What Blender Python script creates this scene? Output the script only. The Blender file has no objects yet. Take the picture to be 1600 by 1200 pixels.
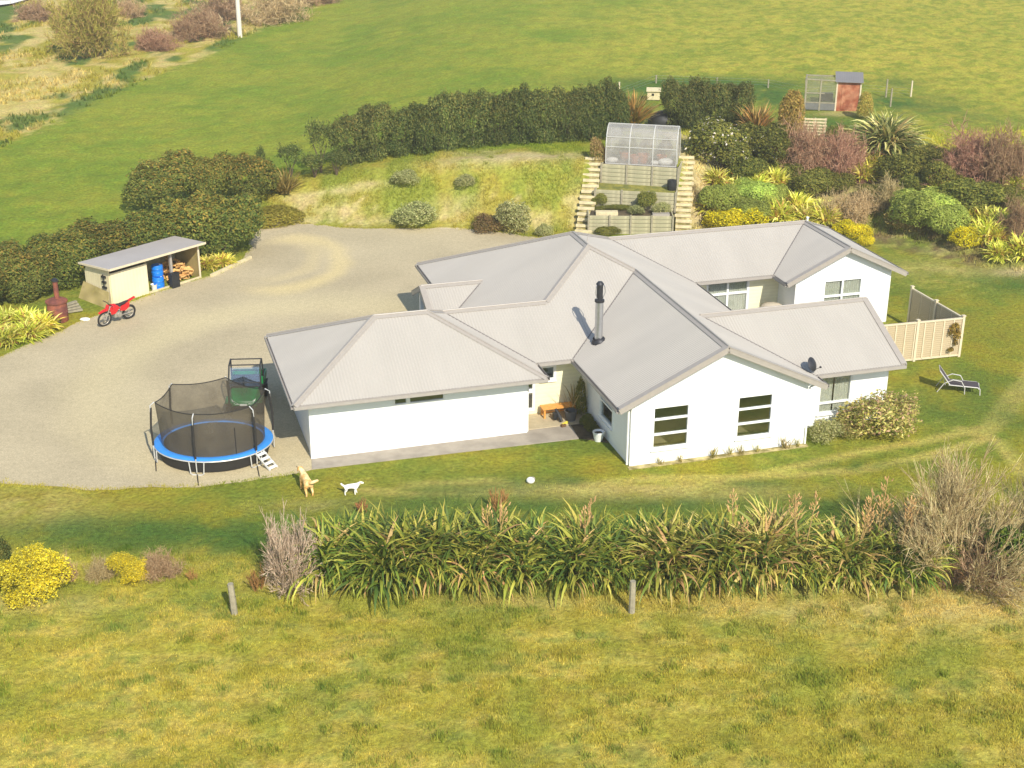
import bpy, bmesh, math, random
import numpy as np
from mathutils import Vector, Matrix

random.seed(7)
RNG = np.random.default_rng(11)
SC = bpy.context.scene
COL = SC.collection

# ------------------------------------------------------------------ camera
F_PX, PITCH, ROLL, CAM_H = 2190.865, math.radians(22.813), math.radians(-0.196), 23.791
cam_d = bpy.data.cameras.new('camera')
cam = bpy.data.objects.new('camera', cam_d)
COL.objects.link(cam)
cam_d.sensor_width = 36.0
cam_d.lens = F_PX / 1600.0 * 36.0
cam_d.clip_start = 0.5
cam_d.clip_end = 5000
cam.matrix_world = Matrix.Translation((0, 0, CAM_H)) @ Matrix.Rotation(math.pi / 2 - PITCH, 4, 'X') @ Matrix.Rotation(-ROLL, 4, 'Z')
SC.camera = cam

# ------------------------------------------------------------------ house frame, sun, sky
YAW = math.radians(16.666)
HU = np.array([math.cos(YAW), math.sin(YAW), 0.0])
HV = np.array([-math.sin(YAW), math.cos(YAW), 0.0])
HO = np.array([4.524, 48.428, 0.0])
SUN = HU * 0.075 + HV * -0.774 + np.array([0, 0, 0.629])
SUN = SUN / np.linalg.norm(SUN)
SUN_EL = math.asin(SUN[2])

world = bpy.data.worlds.new('World')
SC.world = world
world.use_nodes = True
wn = world.node_tree.nodes
sky = wn.new('ShaderNodeTexSky')
sky.sky_type = 'NISHITA'
sky.sun_disc = False
sky.sun_elevation = SUN_EL
sky.sun_rotation = math.atan2(SUN[0], SUN[1])
sky.air_density = 1.0
sky.dust_density = 0.6
bg = wn['Background']
bg.inputs['Strength'].default_value = 0.15
world.node_tree.links.new(sky.outputs[0], bg.inputs['Color'])

sun_d = bpy.data.lights.new('sun', 'SUN')
sun_d.energy = 4.5
sun_d.angle = math.radians(0.5)
sun_d.color = (1.0, 0.935, 0.81)
sun_o = bpy.data.objects.new('sun', sun_d)
COL.objects.link(sun_o)
sun_o.rotation_euler = Vector(SUN).to_track_quat('Z', 'Y').to_euler()
sun_o.location = (0, 0, 60)

SC.view_settings.view_transform = 'Standard'
SC.view_settings.look = 'None'
SC.view_settings.exposure = 0.4
SC.view_settings.gamma = 1.0
SC.view_settings.use_curve_mapping = False
SC.cycles.max_bounces = 6
SC.cycles.transparent_max_bounces = 16

# ------------------------------------------------------------------ numpy noise
_PERM = np.random.default_rng(3).random((256, 256))
def vnoise(x, y, seed=0):
    x = np.asarray(x, float) + seed * 17.31; y = np.asarray(y, float) + seed * 9.73
    xi = np.floor(x).astype(int); yi = np.floor(y).astype(int)
    fx = x - xi; fy = y - yi
    fx = fx * fx * (3 - 2 * fx); fy = fy * fy * (3 - 2 * fy)
    a = _PERM[xi % 256, yi % 256]; b = _PERM[(xi + 1) % 256, yi % 256]
    c = _PERM[xi % 256, (yi + 1) % 256]; d = _PERM[(xi + 1) % 256, (yi + 1) % 256]
    return (a * (1 - fx) + b * fx) * (1 - fy) + (c * (1 - fx) + d * fx) * fy
def fbm(x, y, seed=0, octv=4):
    s = 0; a = 0.5; t = 0
    for i in range(octv):
        s = s + a * vnoise(x * 2 ** i, y * 2 ** i, seed + i * 5); t += a; a *= 0.55
    return s / t
def ss(a, b, x):
    t = np.clip((np.asarray(x, float) - a) / (b - a), 0, 1)
    return t * t * (3 - 2 * t)
def lin(r, g, b):
    f = lambda c: (c / 255.0 / 12.92) if c < 10.3 else ((c / 255.0 + 0.055) / 1.055) ** 2.4
    return np.array([f(r), f(g), f(b)])

# ------------------------------------------------------------------ terrain
_tx = [-90, -60, -30, -22, -17, -7, 0.7, 7, 14, 21, 27, 40, 70, 120]
_ty = [40, 52, 63, 72.5, 80.2, 80.4, 79.4, 79.6, 79.2, 78, 71.5, 60, 45, 40]
_ax = [-90, -30, -22, -16, -12, -8, -4, 0, 120]
_aa = [0.5, 0.6, 0.8, 1.2, 2.0, 2.7, 3.1, 3.3, 3.4]
_wx = [-90, -20, 10.2, 13, 20, 30, 120]
_ww = [6, 5, 5, 10, 14, 16, 20]
_lx = np.linspace(-90, 120, 421)
def _smooth(xs, ys, k):
    v = np.interp(_lx, xs, ys)
    p = np.pad(v, k, mode='edge')
    return np.convolve(p, np.ones(2 * k + 1) / (2 * k + 1), 'valid')
_toe = _smooth(_tx, _ty, 3); _amp = _smooth(_ax, _aa, 3); _wid = _smooth(_wx, _ww, 2)
# retaining walls of the terraced beds: (x0,y0,x1,y1, z_foot, z_top)
WALLS = [(4.45, 79.36, 9.38, 79.28, 0.0, 1.1), (4.92, 81.51, 9.64, 80.7, 1.0, 2.1), (5.37, 83.35, 9.91, 82.31, 2.0, 3.2)]
def _wl(i, x):
    x0, y0, x1, y1 = WALLS[i][:4]
    return y0 + (y1 - y0) * (x - x0) / (x1 - x0)
def slope_s(x, y):
    return np.asarray(y, float) - np.interp(x, _lx, _toe)
def terrain(x, y):
    x = np.asarray(x, float); y = np.asarray(y, float)
    s = slope_s(x, y); w = np.interp(x, _lx, _wid); A = np.interp(x, _lx, _amp)
    h = A * ss(0, 1, s / w) + 0.02 * np.clip(s - w, 0, 400)
    bump = (fbm(x * 0.6, y * 0.6, 2, 3) - 0.5) * 0.25 * ss(0.5, 3, s)
    front = ss(43, 38, y)
    bump = bump + (fbm(x * 0.9, y * 0.9, 4, 3) - 0.5) * 0.22 * front - 0.02 * np.clip(36 - y, 0, 400)
    h = h + bump
    ins = (x > 4.75) & (x < 9.75)
    tier = np.where(y < _wl(0, x), h, np.where(y < _wl(1, x) + .4, 0.7, np.where(y < _wl(2, x) + .4, 1.7, np.where(y < 86.3, 2.75, h))))
    h = np.where(ins, np.minimum(h, tier), h)
    return h

_cr, _sr, _cp, _sp = math.cos(ROLL), math.sin(ROLL), math.cos(PITCH), math.sin(PITCH)
def ray(px, py):
    X2 = (px - 800) / F_PX; u2 = -(py - 600) / F_PX
    X = X2 * _cr + u2 * _sr; up = -X2 * _sr + u2 * _cr
    return np.array([X, _cp + up * _sp, -_sp + up * _cp])
def at(px, py):
    """ground point (world) seen at a photo coordinate"""
    d = ray(px, py); t0, t1 = 20.0, 20.0
    while t1 < 900:
        p = d * t1
        if CAM_H + p[2] < float(terrain(p[0], p[1])): break
        t0 = t1; t1 += 0.5
    for _ in range(18):
        m = (t0 + t1) / 2; p = d * m
        if CAM_H + p[2] < float(terrain(p[0], p[1])): t1 = m
        else: t0 = m
    p = d * t1
    return np.array([p[0], p[1], float(terrain(p[0], p[1]))])
def atz(px, py, z):
    d = ray(px, py); t = (z - CAM_H) / d[2]
    return np.array([d[0] * t, d[1] * t, z])
def inpoly(x, y, poly):
    c = np.zeros(np.shape(x), bool); n = len(poly)
    for i in range(n):
        x0, y0 = poly[i]; x1, y1 = poly[(i + 1) % n]
        k = ((y0 > y) != (y1 > y)) & (x < (x1 - x0) * (y - y0) / (y1 - y0 + 1e-12) + x0)
        c ^= k
    return c
def segdist(x, y, pts):
    d = np.full(np.shape(x), 1e9)
    for (x0, y0), (x1, y1) in zip(pts[:-1], pts[1:]):
        dx, dy = x1 - x0, y1 - y0
        t = np.clip(((x - x0) * dx + (y - y0) * dy) / (dx * dx + dy * dy), 0, 1)
        d = np.minimum(d, np.hypot(x - x0 - t * dx, y - y0 - t * dy))
    return d

# ------------------------------------------------------------------ ground colours (albedo)
C_LAWN = lin(150, 142, 46); C_LAWN2 = lin(122, 132, 46); C_LUSH = lin(76, 104, 42)
C_FIELD = lin(118, 136, 42); C_FIELD2 = lin(138, 144, 48); C_FIELDY = lin(178, 166, 64)
C_FORE = lin(164, 154, 60); C_FORE2 = lin(186, 170, 80); C_FORE3 = lin(134, 142, 54)
C_STRAW = lin(196, 176, 108); C_BARE = lin(192, 174, 126); C_SOIL = lin(112, 96, 66); C_TRACK = lin(182, 168, 86)
FIELD_EDGE = [at(*q)[:2] for q in [(-260, 345), (0, 232), (110, 180), (220, 130), (330, 84), (430, 38), (520, 0), (640, -50)]]
TRACKS = [[at(*q)[:2] for q in L] for L in [
    [(1620, 545), (1585, 640), (1530, 690), (1450, 712), (1340, 735), (1180, 745), (1000, 748), (820, 770), (640, 772), (560, 766)],
    [(1590, 600), (1540, 668), (1440, 690), (1350, 705), (1280, 722), (1100, 758), (900, 768), (760, 752), (640, 758)],
    [(1600, 740), (1560, 690), (1500, 670)]]]
LUSH = [(at(*q)[:2], rx, ry, a) for q, rx, ry, a in [
    ((110, 825), 3.2, 1.0, .8), ((260, 832), 3.0, 1.2, .8), ((390, 838), 2.2, 1.6, .9), ((180, 850), 3, .8, .5), ((700, 768), 1.8, .7, .8), ((815, 762), 1.2, .9, .9),
    ((890, 752), .8, .5, .9), ((1180, 757), 1.4, .4, .8), ((1345, 728), 1.6, .6, .9), ((1290, 790), 3, 1.4, .8), ((1050, 786), 4, 1.0, .9), ((830, 790), 3, .9, .8), ((640, 792), 3, 1.0, .7), ((540, 800), 2, 1.2, .8), ((960, 700), 1.2, .5, .5),
    ((1540, 600), 2.0, 2.5, .55), ((1480, 640), 1.6, 1.6, .6), ((1430, 470), 2.0, 3.0, .5), ((1580, 440), 2, 2.5, .8), ((1400, 540), 1, 3, .4), ((850, 690), 2.0, .4, .5), ((1560, 520), 2, 3, .3), ((1590, 655), 1.2, 1.4, .6),
    ((1010, 140), 3, 3, .9), ((1100, 132), 9, 2.5, 1.0), ((1215, 150), 4.5, 4.5, 1.0), ((1230, 200), 4, 3, .8), ((1290, 190), 4, 2, .8), ((1390, 160), 3.2, 3.5, .9), ((1330, 205), 4, 2, .9), ((1400, 130), 2, 2, .6), ((990, 160), 3, 3, .7),
    ((1480, 170), 2.5, 4, .5), ((1560, 190), 4, 3, .5), ((1440, 380), 3, 1, .3)]]
BARE = [(at(*q)[:2], rx, ry, a) for q, rx, ry, a in [
    ((790, 245), 4.0, 0.8, .9), ((840, 243), 2.4, .7, .8), ((740, 240), 1.6, .5, .7), ((520, 300), 2.4, .22, .6), ((570, 288), 1.6, .2, .6), ((600, 345), 2.2, .5, .35), ((520, 330), 1.8, .6, .5), ((440, 345), 3.0, .3, .7), ((710, 325), 1.5, .7, .5), ((845, 345), .9, .6, .45), ((905, 330), .6, 1.4, .5), ((470, 310), 1.0, .5, .55),
    ((1100, 235), 1.3, 2.6, .9), ((1085, 300), .6, 4, .9), ((1110, 290), 1.0, .8, .6), ((1270, 400), 2.4, .4, .5), ((1500, 385), 1.6, .5, .6), ((1590, 425), 1.2, .5, .9), ((1040, 185), 1.6, 1.0, .8), ((1420, 365), 2.4, .4, .4), ((1225, 300), 4, 1, .35), ((1330, 305), 4, 1, .35), ((1310, 178), 1.4, .7, .6)]]
DRY = [(at(*q)[:2], rx, ry, a) for q, rx, ry, a in [
    ((1000, 768), 6, .7, .5), ((500, 790), 2, .6, .3), ((30, 790), 3, 1.5, .4), ((1480, 420), 4, 1.5, .4), ((1450, 950), 4, 1.2, .8), ((1560, 935), 2, .8, .8), ((1180, 945), 3, .8, .5), ((60, 945), 2, .5, .6), ((460, 900), 1.2, .7, .9), ((820, 940), 3, .5, .4)]]
def gcol(x, y):
    x = np.asarray(x, float); y = np.asarray(y, float)
    n1 = fbm(x * 0.16, y * 0.16, 1, 4); n2 = fbm(x * 0.7, y * 0.55, 9, 4); n3 = fbm(x * 2.6, y * 2.2, 14, 3); n4 = fbm(x * 0.05, y * 0.05, 21, 3)
    mx = lambda a, b, t: a * (1 - t[..., None]) + b * t[..., None]
    one = np.ones(x.shape)
    base = lambda c: np.broadcast_to(c, x.shape + (3,)).copy()
    s = slope_s(x, y); w = np.interp(x, _lx, _wid)
    # far field
    c = mx(base(C_FIELD), base(C_FIELD2), ss(.35, .65, n1 * .6 + n2 * .4))
    t = ss(-5, 26, x + (n1 - .5) * 22 - (y - 110) * 0.12)
    n5 = fbm(x * 2.1, y * 1.5, 37, 3); yel = ss(.36, .58, n2 * .25 + n5 * .75)
    c = c * (.88 + .26 * n5)[..., None]
    c = mx(c, mx(base(C_FIELD2), base(C_FIELDY), yel), t * (.6 + .4 * n1))
    # lawn
    lawn = mx(base(C_LAWN), base(C_LAWN2), ss(.38, .62, n2 * .5 + n1 * .5))
    lawn = mx(lawn, base(C_FORE2), ss(.56, .8, n3 * .5 + n1 * .5) * .5)
    c = mx(c, lawn, ss(4, -1, s + (n2 - .5) * 3))
    # bank
    bk = ss(-.3, .6, s + (n2 - .5)) * ss(w + 3, w + .5, s) * ss(-19, -15, x) * ss(5.2, 4.2, x)
    bank = mx(base(C_FORE3 * .98), base(C_FORE * .92), ss(.35, .65, n2))
    bank = mx(bank, base(C_BARE * .9), ss(.56, .72, n3 * .6 + n2 * .4) * ss(.70, .40, s / w) * .6)
    c = mx(c, bank, bk)
    # garden
    gd = ss(-1.5, .8, s + (n2 - .5) * 2) * ss(w + 1.5, w - 2.5, s) * ss(10.0, 10.8, x)
    gard = mx(base(C_SOIL), base(C_FORE3), ss(.35, .6, n3 * .4 + n2 * .6))
    gard = mx(gard, base(C_STRAW), ss(.6, .78, n3) * .6)
    c = mx(c, gard, gd)
    # foreground pasture
    fr = ss(43.2, 40.6, y + (n2 - .5) * 1.6)
    n5 = fbm(x * .38, y * 1.7, 41, 4); fore = mx(base(C_FORE), base(C_FORE2), ss(.44, .60, n5 * .6 + n3 * .4))
    fore = mx(fore, base(C_FORE3), ss(.44, .62, n1 * .45 + n2 * .55) * .7)
    fore = mx(fore, base(C_LUSH * 1.15), ss(.57, .68, n3 * .65 + n5 * .35) * .5)
    c = mx(c, fore, fr)
    # rough ground top left, beyond the field edge
    e = np.interp(y, [p[1] for p in FIELD_EDGE], [p[0] for p in FIELD_EDGE])
    rg = ss(-.5, 1.2, e - x + (n3 - .5) * 2.5) * ss(70, 78, y)
    rough = mx(base(C_FORE), base(C_STRAW), ss(.38, .62, n2))
    rough = mx(rough, base(C_LUSH * 1.1), ss(.52, .64, fbm(x * .35, y * .2, 31, 4)) * .9)
    band = np.exp(-((e - x - 9 - (n1 - .5) * 4) / 3.2) ** 2) * ss(125, 105, y)
    rough = mx(rough, base(C_STRAW * 1.12), band * .9)
    c = mx(c, rough, rg)
    for L in TRACKS:
        d = segdist(x, y, [tuple(p) for p in L])
        c = mx(c, base(C_TRACK), ss(.42, .08, d + (n3 - .5) * .25) * .9)
    for lst, cc in ((LUSH, C_LUSH), (BARE, C_BARE), (DRY, C_STRAW)):
        for (q, rx, ry, a) in lst:
            d = ((x - q[0]) / rx) ** 2 + ((y - q[1]) / ry) ** 2
            c = mx(c, base(cc), np.clip(np.exp(-d) * 1.15 * a * ss(.2, .55, n3 * .5 + n2 * .5), 0, 1))
    c = c * (0.86 + 0.28 * n3)[..., None]
    return np.clip(c, 0.004, 0.9)

# ------------------------------------------------------------------ mesh helpers
def np_mesh(name, V, Fc, cols=None, smooth=False):
    V = np.asarray(V, np.float32); Fc = np.asarray(Fc, np.int32)
    me = bpy.data.meshes.new(name)
    me.vertices.add(len(V)); me.vertices.foreach_set('co', V.ravel())
    k = Fc.shape[1]
    me.loops.add(Fc.size); me.loops.foreach_set('vertex_index', Fc.ravel())
    me.polygons.add(len(Fc))
    me.polygons.foreach_set('loop_start', np.arange(0, Fc.size, k, dtype=np.int32))
    me.polygons.foreach_set('loop_total', np.full(len(Fc), k, np.int32))
    if smooth: me.polygons.foreach_set('use_smooth', np.ones(len(Fc), bool))
    me.update(calc_edges=True)
    if cols is not None:
        ca = me.color_attributes.new('Col', 'FLOAT_COLOR', 'POINT')
        cc = np.ones((len(V), 4), np.float32); cc[:, :3] = cols
        ca.data.foreach_set('color', cc.ravel())
    return me
def link(name, me, mat=None, parent=None):
    o = bpy.data.objects.new(name, me); COL.objects.link(o)
    if mat is not None and me is not None and not me.materials: me.materials.append(mat)
    if parent is not None: o.parent = parent
    return o
def tag(o, label=None, cat=None, group=None, kind=None):
    if label: o['label'] = label
    if cat: o['category'] = cat
    if group: o['group'] = group
    if kind: o['kind'] = kind
    return o
def thing(name, label, cat, loc=(0, 0, 0), rz=0.0, group=None):
    o = bpy.data.objects.new(name, None); COL.objects.link(o)
    o.location = [float(a) for a in loc]; o.rotation_euler = (0, 0, rz); o.empty_display_size = .3
    return tag(o, label, cat, group)
def dup(o, loc=None, rz=None, scale=None, label=None, group=None, parent=None):
    c = o.copy(); COL.objects.link(c)
    if parent is not None: c.parent = parent
    if loc is not None: c.location = [float(a) for a in loc]
    if rz is not None: c.rotation_euler = (0, 0, rz)
    if scale is not None: c.scale = scale if not np.isscalar(scale) else (scale,) * 3
    if label: c['label'] = label
    if group: c['group'] = group
    for ch in list(o.children): dup(ch, parent=c)
    return c

class MB:
    """collects shapes and links them as ONE mesh object"""
    def __init__(s): s.bm = bmesh.new()
    def box(s, c, size, rz=0.0, M=None, bevel=0.0):
        m = M if M is not None else Matrix.Translation(c) @ Matrix.Rotation(rz, 4, 'Z')
        m = m @ Matrix.Diagonal((size[0], size[1], size[2], 1))
        r = bmesh.ops.create_cube(s.bm, size=1.0, matrix=m)
        if bevel:
            es = set(e for v in r['verts'] for e in v.link_edges)
            bmesh.ops.bevel(s.bm, geom=list(es), offset=bevel, segments=2, affect='EDGES', profile=.7)
        return s
    def box2(s, a, b, bevel=0.0):
        c = [(a[i] + b[i]) / 2 for i in range(3)]; return s.box(c, [abs(b[i] - a[i]) for i in range(3)], bevel=bevel)
    def beam(s, p, q, w, h, up=(0, 0, 1)):
        p = Vector(p); q = Vector(q); d = (q - p); L = d.length; d.normalize()
        u = Vector(up); x = d.cross(u)
        if x.length < 1e-4: x = d.cross(Vector((1, 0, 0)))
        x.normalize(); z = x.cross(d)
        m = Matrix(((d.x, x.x, z.x, 0), (d.y, x.y, z.y, 0), (d.z, x.z, z.z, 0), (0, 0, 0, 1)))
        m = Matrix.Translation((p + q) / 2) @ m
        return s.box(None, (L, w, h), M=m)
    def tube(s, pts, r, n=6, closed=False, cap=True):
        pts = [Vector(p) for p in pts]; k = len(pts)
        rr = r if hasattr(r, '__len__') else [r] * k
        rings = []; prevx = None
        for i, p in enumerate(pts):
            if closed: d = pts[(i + 1) % k] - pts[i - 1]
            else: d = pts[min(i + 1, k - 1)] - pts[max(i - 1, 0)]
            if d.length < 1e-9: d = Vector((0, 0, 1))
            d.normalize()
            if prevx is None:
                x = d.cross(Vector((0, 0, 1)))
                if x.length < 1e-3: x = d.cross(Vector((0, 1, 0)))
            else: x = prevx - d * prevx.dot(d)
            x.normalize(); prevx = x; y = d.cross(x)
            rings.append([s.bm.verts.new(p + (x * math.cos(2 * math.pi * j / n) + y * math.sin(2 * math.pi * j / n)) * rr[i]) for j in range(n)])
        m = k if closed else k - 1
        for i in range(m):
            a, b = rings[i], rings[(i + 1) % k]
            for j in range(n):
                s.bm.faces.new((a[j], a[(j + 1) % n], b[(j + 1) % n], b[j]))
        if cap and not closed:
            s.bm.faces.new(rings[0][::-1]); s.bm.faces.new(rings[-1])
        return s
    def lathe(s, prof, n=20, c=(0, 0, 0), M=None, ring=False):
        c = Vector(c); rings = []
        for (r, z) in prof:
            ring = []
            for j in range(n):
                a = 2 * math.pi * j / n
                p = Vector((r * math.cos(a), r * math.sin(a), z))
                p = (M @ p) if M is not None else p + c
                ring.append(s.bm.verts.new(p))
            rings.append(ring)
        for a, b in zip(rings[:-1], rings[1:]):
            for j in range(n): s.bm.faces.new((a[j], a[(j + 1) % n], b[(j + 1) % n], b[j]))
        if ring: return s
        if prof[0][0] > 1e-4: s.bm.faces.new(rings[0][::-1])
        if prof[-1][0] > 1e-4: s.bm.faces.new(rings[-1])
        return s
    def ellipsoid(s, c, r, n=12, M=None):
        m = Matrix.Translation(c) @ (M if M is not None else Matrix.Identity(4)) @ Matrix.Diagonal((r[0], r[1], r[2], 1))
        bmesh.ops.create_uvsphere(s.bm, u_segments=n, v_segments=max(6, n // 2 + 2), radius=1.0, matrix=m); return s
    def prism(s, poly, d):
        """poly: 3d points, extruded by vector d"""
        d = Vector(d); a = [s.bm.verts.new(p) for p in poly]; b = [s.bm.verts.new(Vector(p) + d) for p in poly]; n = len(poly)
        s.bm.faces.new(a); s.bm.faces.new(b[::-1])
        for i in range(n): s.bm.faces.new((a[i], b[i], b[(i + 1) % n], a[(i + 1) % n]))
        return s
    def build(s, name, mat, parent=None, smooth=False, label=None):
        bmesh.ops.recalc_face_normals(s.bm, faces=s.bm.faces)
        me = bpy.data.meshes.new(name); s.bm.to_mesh(me); s.bm.free()
        if smooth:
            me.polygons.foreach_set('use_smooth', np.ones(len(me.polygons), bool))
            try: me.set_sharp_from_angle(angle=math.radians(40))
            except Exception: pass
        o = link(name, me, mat, parent)
        if label: o['label'] = label
        return o

# ------------------------------------------------------------------ materials
def _new(name):
    m = bpy.data.materials.new(name); m.use_nodes = True
    nt = m.node_tree; return m, nt, nt.nodes, nt.links, nt.nodes['Principled BSDF']
def mat(name, col, rough=.7, metal=0.0, var=.12, scale=6.0, bump=0.0, bscale=30.0, spec=.4, col2=None, sc2=1.5):
    m, nt, N, L, p = _new(name)
    tc = N.new('ShaderNodeTexCoord')
    nz = N.new('ShaderNodeTexNoise'); nz.inputs['Scale'].default_value = scale; nz.inputs['Detail'].default_value = 5
    L.new(tc.outputs['Object'], nz.inputs['Vector'])
    mr = N.new('ShaderNodeMapRange'); mr.inputs['From Min'].default_value = .3; mr.inputs['From Max'].default_value = .7
    mr.inputs['To Min'].default_value = 1 - var; mr.inputs['To Max'].default_value = 1 + var
    L.new(nz.outputs['Fac'], mr.inputs['Value'])
    src = None
    if col2 is not None:
        n2 = N.new('ShaderNodeTexNoise'); n2.inputs['Scale'].default_value = sc2; n2.inputs['Detail'].default_value = 6
        L.new(tc.outputs['Object'], n2.inputs['Vector'])
        r2 = N.new('ShaderNodeMapRange'); r2.inputs['From Min'].default_value = .42; r2.inputs['From Max'].default_value = .62
        L.new(n2.outputs['Fac'], r2.inputs['Value'])
        mx = N.new('ShaderNodeMix'); mx.data_type = 'RGBA'
        mx.inputs[6].default_value = (*col, 1); mx.inputs[7].default_value = (*col2, 1)
        L.new(r2.outputs[0], mx.inputs[0]); src = mx.outputs[2]
    hs = N.new('ShaderNodeVectorMath'); hs.operation = 'SCALE'
    if src: L.new(src, hs.inputs[0])
    else: hs.inputs[0].default_value = tuple(col)
    L.new(mr.outputs[0], hs.inputs['Scale'])
    L.new(hs.outputs[0], p.inputs['Base Color'])
    p.inputs['Roughness'].default_value = rough; p.inputs['Metallic'].default_value = metal
    p.inputs['Specular IOR Level'].default_value = spec
    if bump:
        b = N.new('ShaderNodeBump'); b.inputs['Strength'].default_value = bump; b.inputs['Distance'].default_value = .02
        n3 = N.new('ShaderNodeTexNoise'); n3.inputs['Scale'].default_value = bscale; n3.inputs['Detail'].default_value = 4
        L.new(tc.outputs['Object'], n3.inputs['Vector']); L.new(n3.outputs['Fac'], b.inputs['Height']); L.new(b.outputs[0], p.inputs['Normal'])
    return m
def mat_lines(name, col, axis, period, strength=.5, rough=.55, var=.05, dist=.01, dark=0.0, metal=0.0, profile='SIN', streak=None):
    """sheet with fine parallel relief lines, measured in the object's own metres"""
    m, nt, N, L, p = _new(name)
    tc = N.new('ShaderNodeTexCoord')
    wv = N.new('ShaderNodeTexWave'); wv.wave_type = 'BANDS'; wv.bands_direction = axis; wv.wave_profile = profile
    wv.inputs['Scale'].default_value = 0.31416 / period
    L.new(tc.outputs['Object'], wv.inputs['Vector'])
    nz = N.new('ShaderNodeTexNoise'); nz.inputs['Scale'].default_value = .9; nz.inputs['Detail'].default_value = 6
    mp = N.new('ShaderNodeMapping')
    if streak: mp.inputs['Scale'].default_value = streak
    L.new(tc.outputs['Object'], mp.inputs['Vector']); L.new(mp.outputs[0], nz.inputs['Vector'])
    mr = N.new('ShaderNodeMapRange'); mr.inputs['From Min'].default_value = .3; mr.inputs['From Max'].default_value = .7
    mr.inputs['To Min'].default_value = 1 - var; mr.inputs['To Max'].default_value = 1 + var
    L.new(nz.outputs['Fac'], mr.inputs['Value'])
    ml = N.new('ShaderNodeMath'); ml.operation = 'MULTIPLY_ADD'; ml.inputs[1].default_value = dark; ml.inputs[2].default_value = 1 - dark
    L.new(wv.outputs['Fac'], ml.inputs[0])
    m2 = N.new('ShaderNodeMath'); m2.operation = 'MULTIPLY'; L.new(ml.outputs[0], m2.inputs[0]); L.new(mr.outputs[0], m2.inputs[1])
    hs = N.new('ShaderNodeVectorMath'); hs.operation = 'SCALE'; hs.inputs[0].default_value = tuple(col); L.new(m2.outputs[0], hs.inputs['Scale'])
    L.new(hs.outputs[0], p.inputs['Base Color'])
    b = N.new('ShaderNodeBump'); b.inputs['Strength'].default_value = strength; b.inputs['Distance'].default_value = dist
    L.new(wv.outputs['Fac'], b.inputs['Height']); L.new(b.outputs[0], p.inputs['Normal'])
    p.inputs['Roughness'].default_value = rough; p.inputs['Metallic'].default_value = metal
    return m
def mat_leaf(name, trans=.38, rough=.65, hue=.028, val=.2, spec=.12):
    """leaf colour comes from the mesh, jittered per plant"""
    m, nt, N, L, p = _new(name)
    at_ = N.new('ShaderNodeAttribute'); at_.attribute_name = 'Col'
    oi = N.new('ShaderNodeObjectInfo')
    mr = N.new('ShaderNodeMapRange'); mr.inputs['To Min'].default_value = (1 - val) * 1.2; mr.inputs['To Max'].default_value = (1 + val) * 1.2
    L.new(oi.outputs['Random'], mr.inputs['Value'])
    hv = N.new('ShaderNodeHueSaturation')
    m3 = N.new('ShaderNodeMath'); m3.operation = 'MULTIPLY_ADD'; m3.inputs[1].default_value = hue; m3.inputs[2].default_value = .5 - hue / 2
    fr = N.new('ShaderNodeMath'); fr.operation = 'FRACT'; m4 = N.new('ShaderNodeMath'); m4.operation = 'MULTIPLY'; m4.inputs[1].default_value = 7.13
    L.new(oi.outputs['Random'], m4.inputs[0]); L.new(m4.outputs[0], fr.inputs[0]); L.new(fr.outputs[0], m3.inputs[0])
    L.new(m3.outputs[0], hv.inputs['Hue']); L.new(mr.outputs[0], hv.inputs['Value']); L.new(at_.outputs['Color'], hv.inputs['Color'])
    L.new(hv.outputs[0], p.inputs['Base Color'])
    p.inputs['Roughness'].default_value = rough; p.inputs['Specular IOR Level'].default_value = spec
    tr = N.new('ShaderNodeBsdfTranslucent'); L.new(hv.outputs[0], tr.inputs['Color'])
    mx = N.new('ShaderNodeMixShader'); mx.inputs[0].default_value = trans
    L.new(p.outputs[0], mx.inputs[1]); L.new(tr.outputs[0], mx.inputs[2]); L.new(mx.outputs[0], N['Material Output'].inputs['Surface'])
    return m
def mat_see(name, col, alpha, rough=.8, spec=.3):
    m, nt, N, L, p = _new(name)
    p.inputs['Base Color'].default_value = (*col, 1); p.inputs['Roughness'].default_value = rough; p.inputs['Specular IOR Level'].default_value = spec
    t = N.new('ShaderNodeBsdfTransparent'); mx = N.new('ShaderNodeMixShader'); mx.inputs[0].default_value = alpha
    tc = N.new('ShaderNodeTexCoord'); nz = N.new('ShaderNodeTexNoise'); nz.inputs['Scale'].default_value = 1.6; nz.inputs['Detail'].default_value = 4
    L.new(tc.outputs['Object'], nz.inputs['Vector'])
    mr = N.new('ShaderNodeMapRange'); mr.inputs['From Min'].default_value = .3; mr.inputs['From Max'].default_value = .7
    mr.inputs['To Min'].default_value = alpha * .8; mr.inputs['To Max'].default_value = min(1, alpha * 1.2)
    L.new(nz.outputs['Fac'], mr.inputs['Value']); L.new(mr.outputs[0], mx.inputs[0])
    L.new(t.outputs[0], mx.inputs[1]); L.new(p.outputs[0], mx.inputs[2]); L.new(mx.outputs[0], N['Material Output'].inputs['Surface'])
    return m
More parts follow.
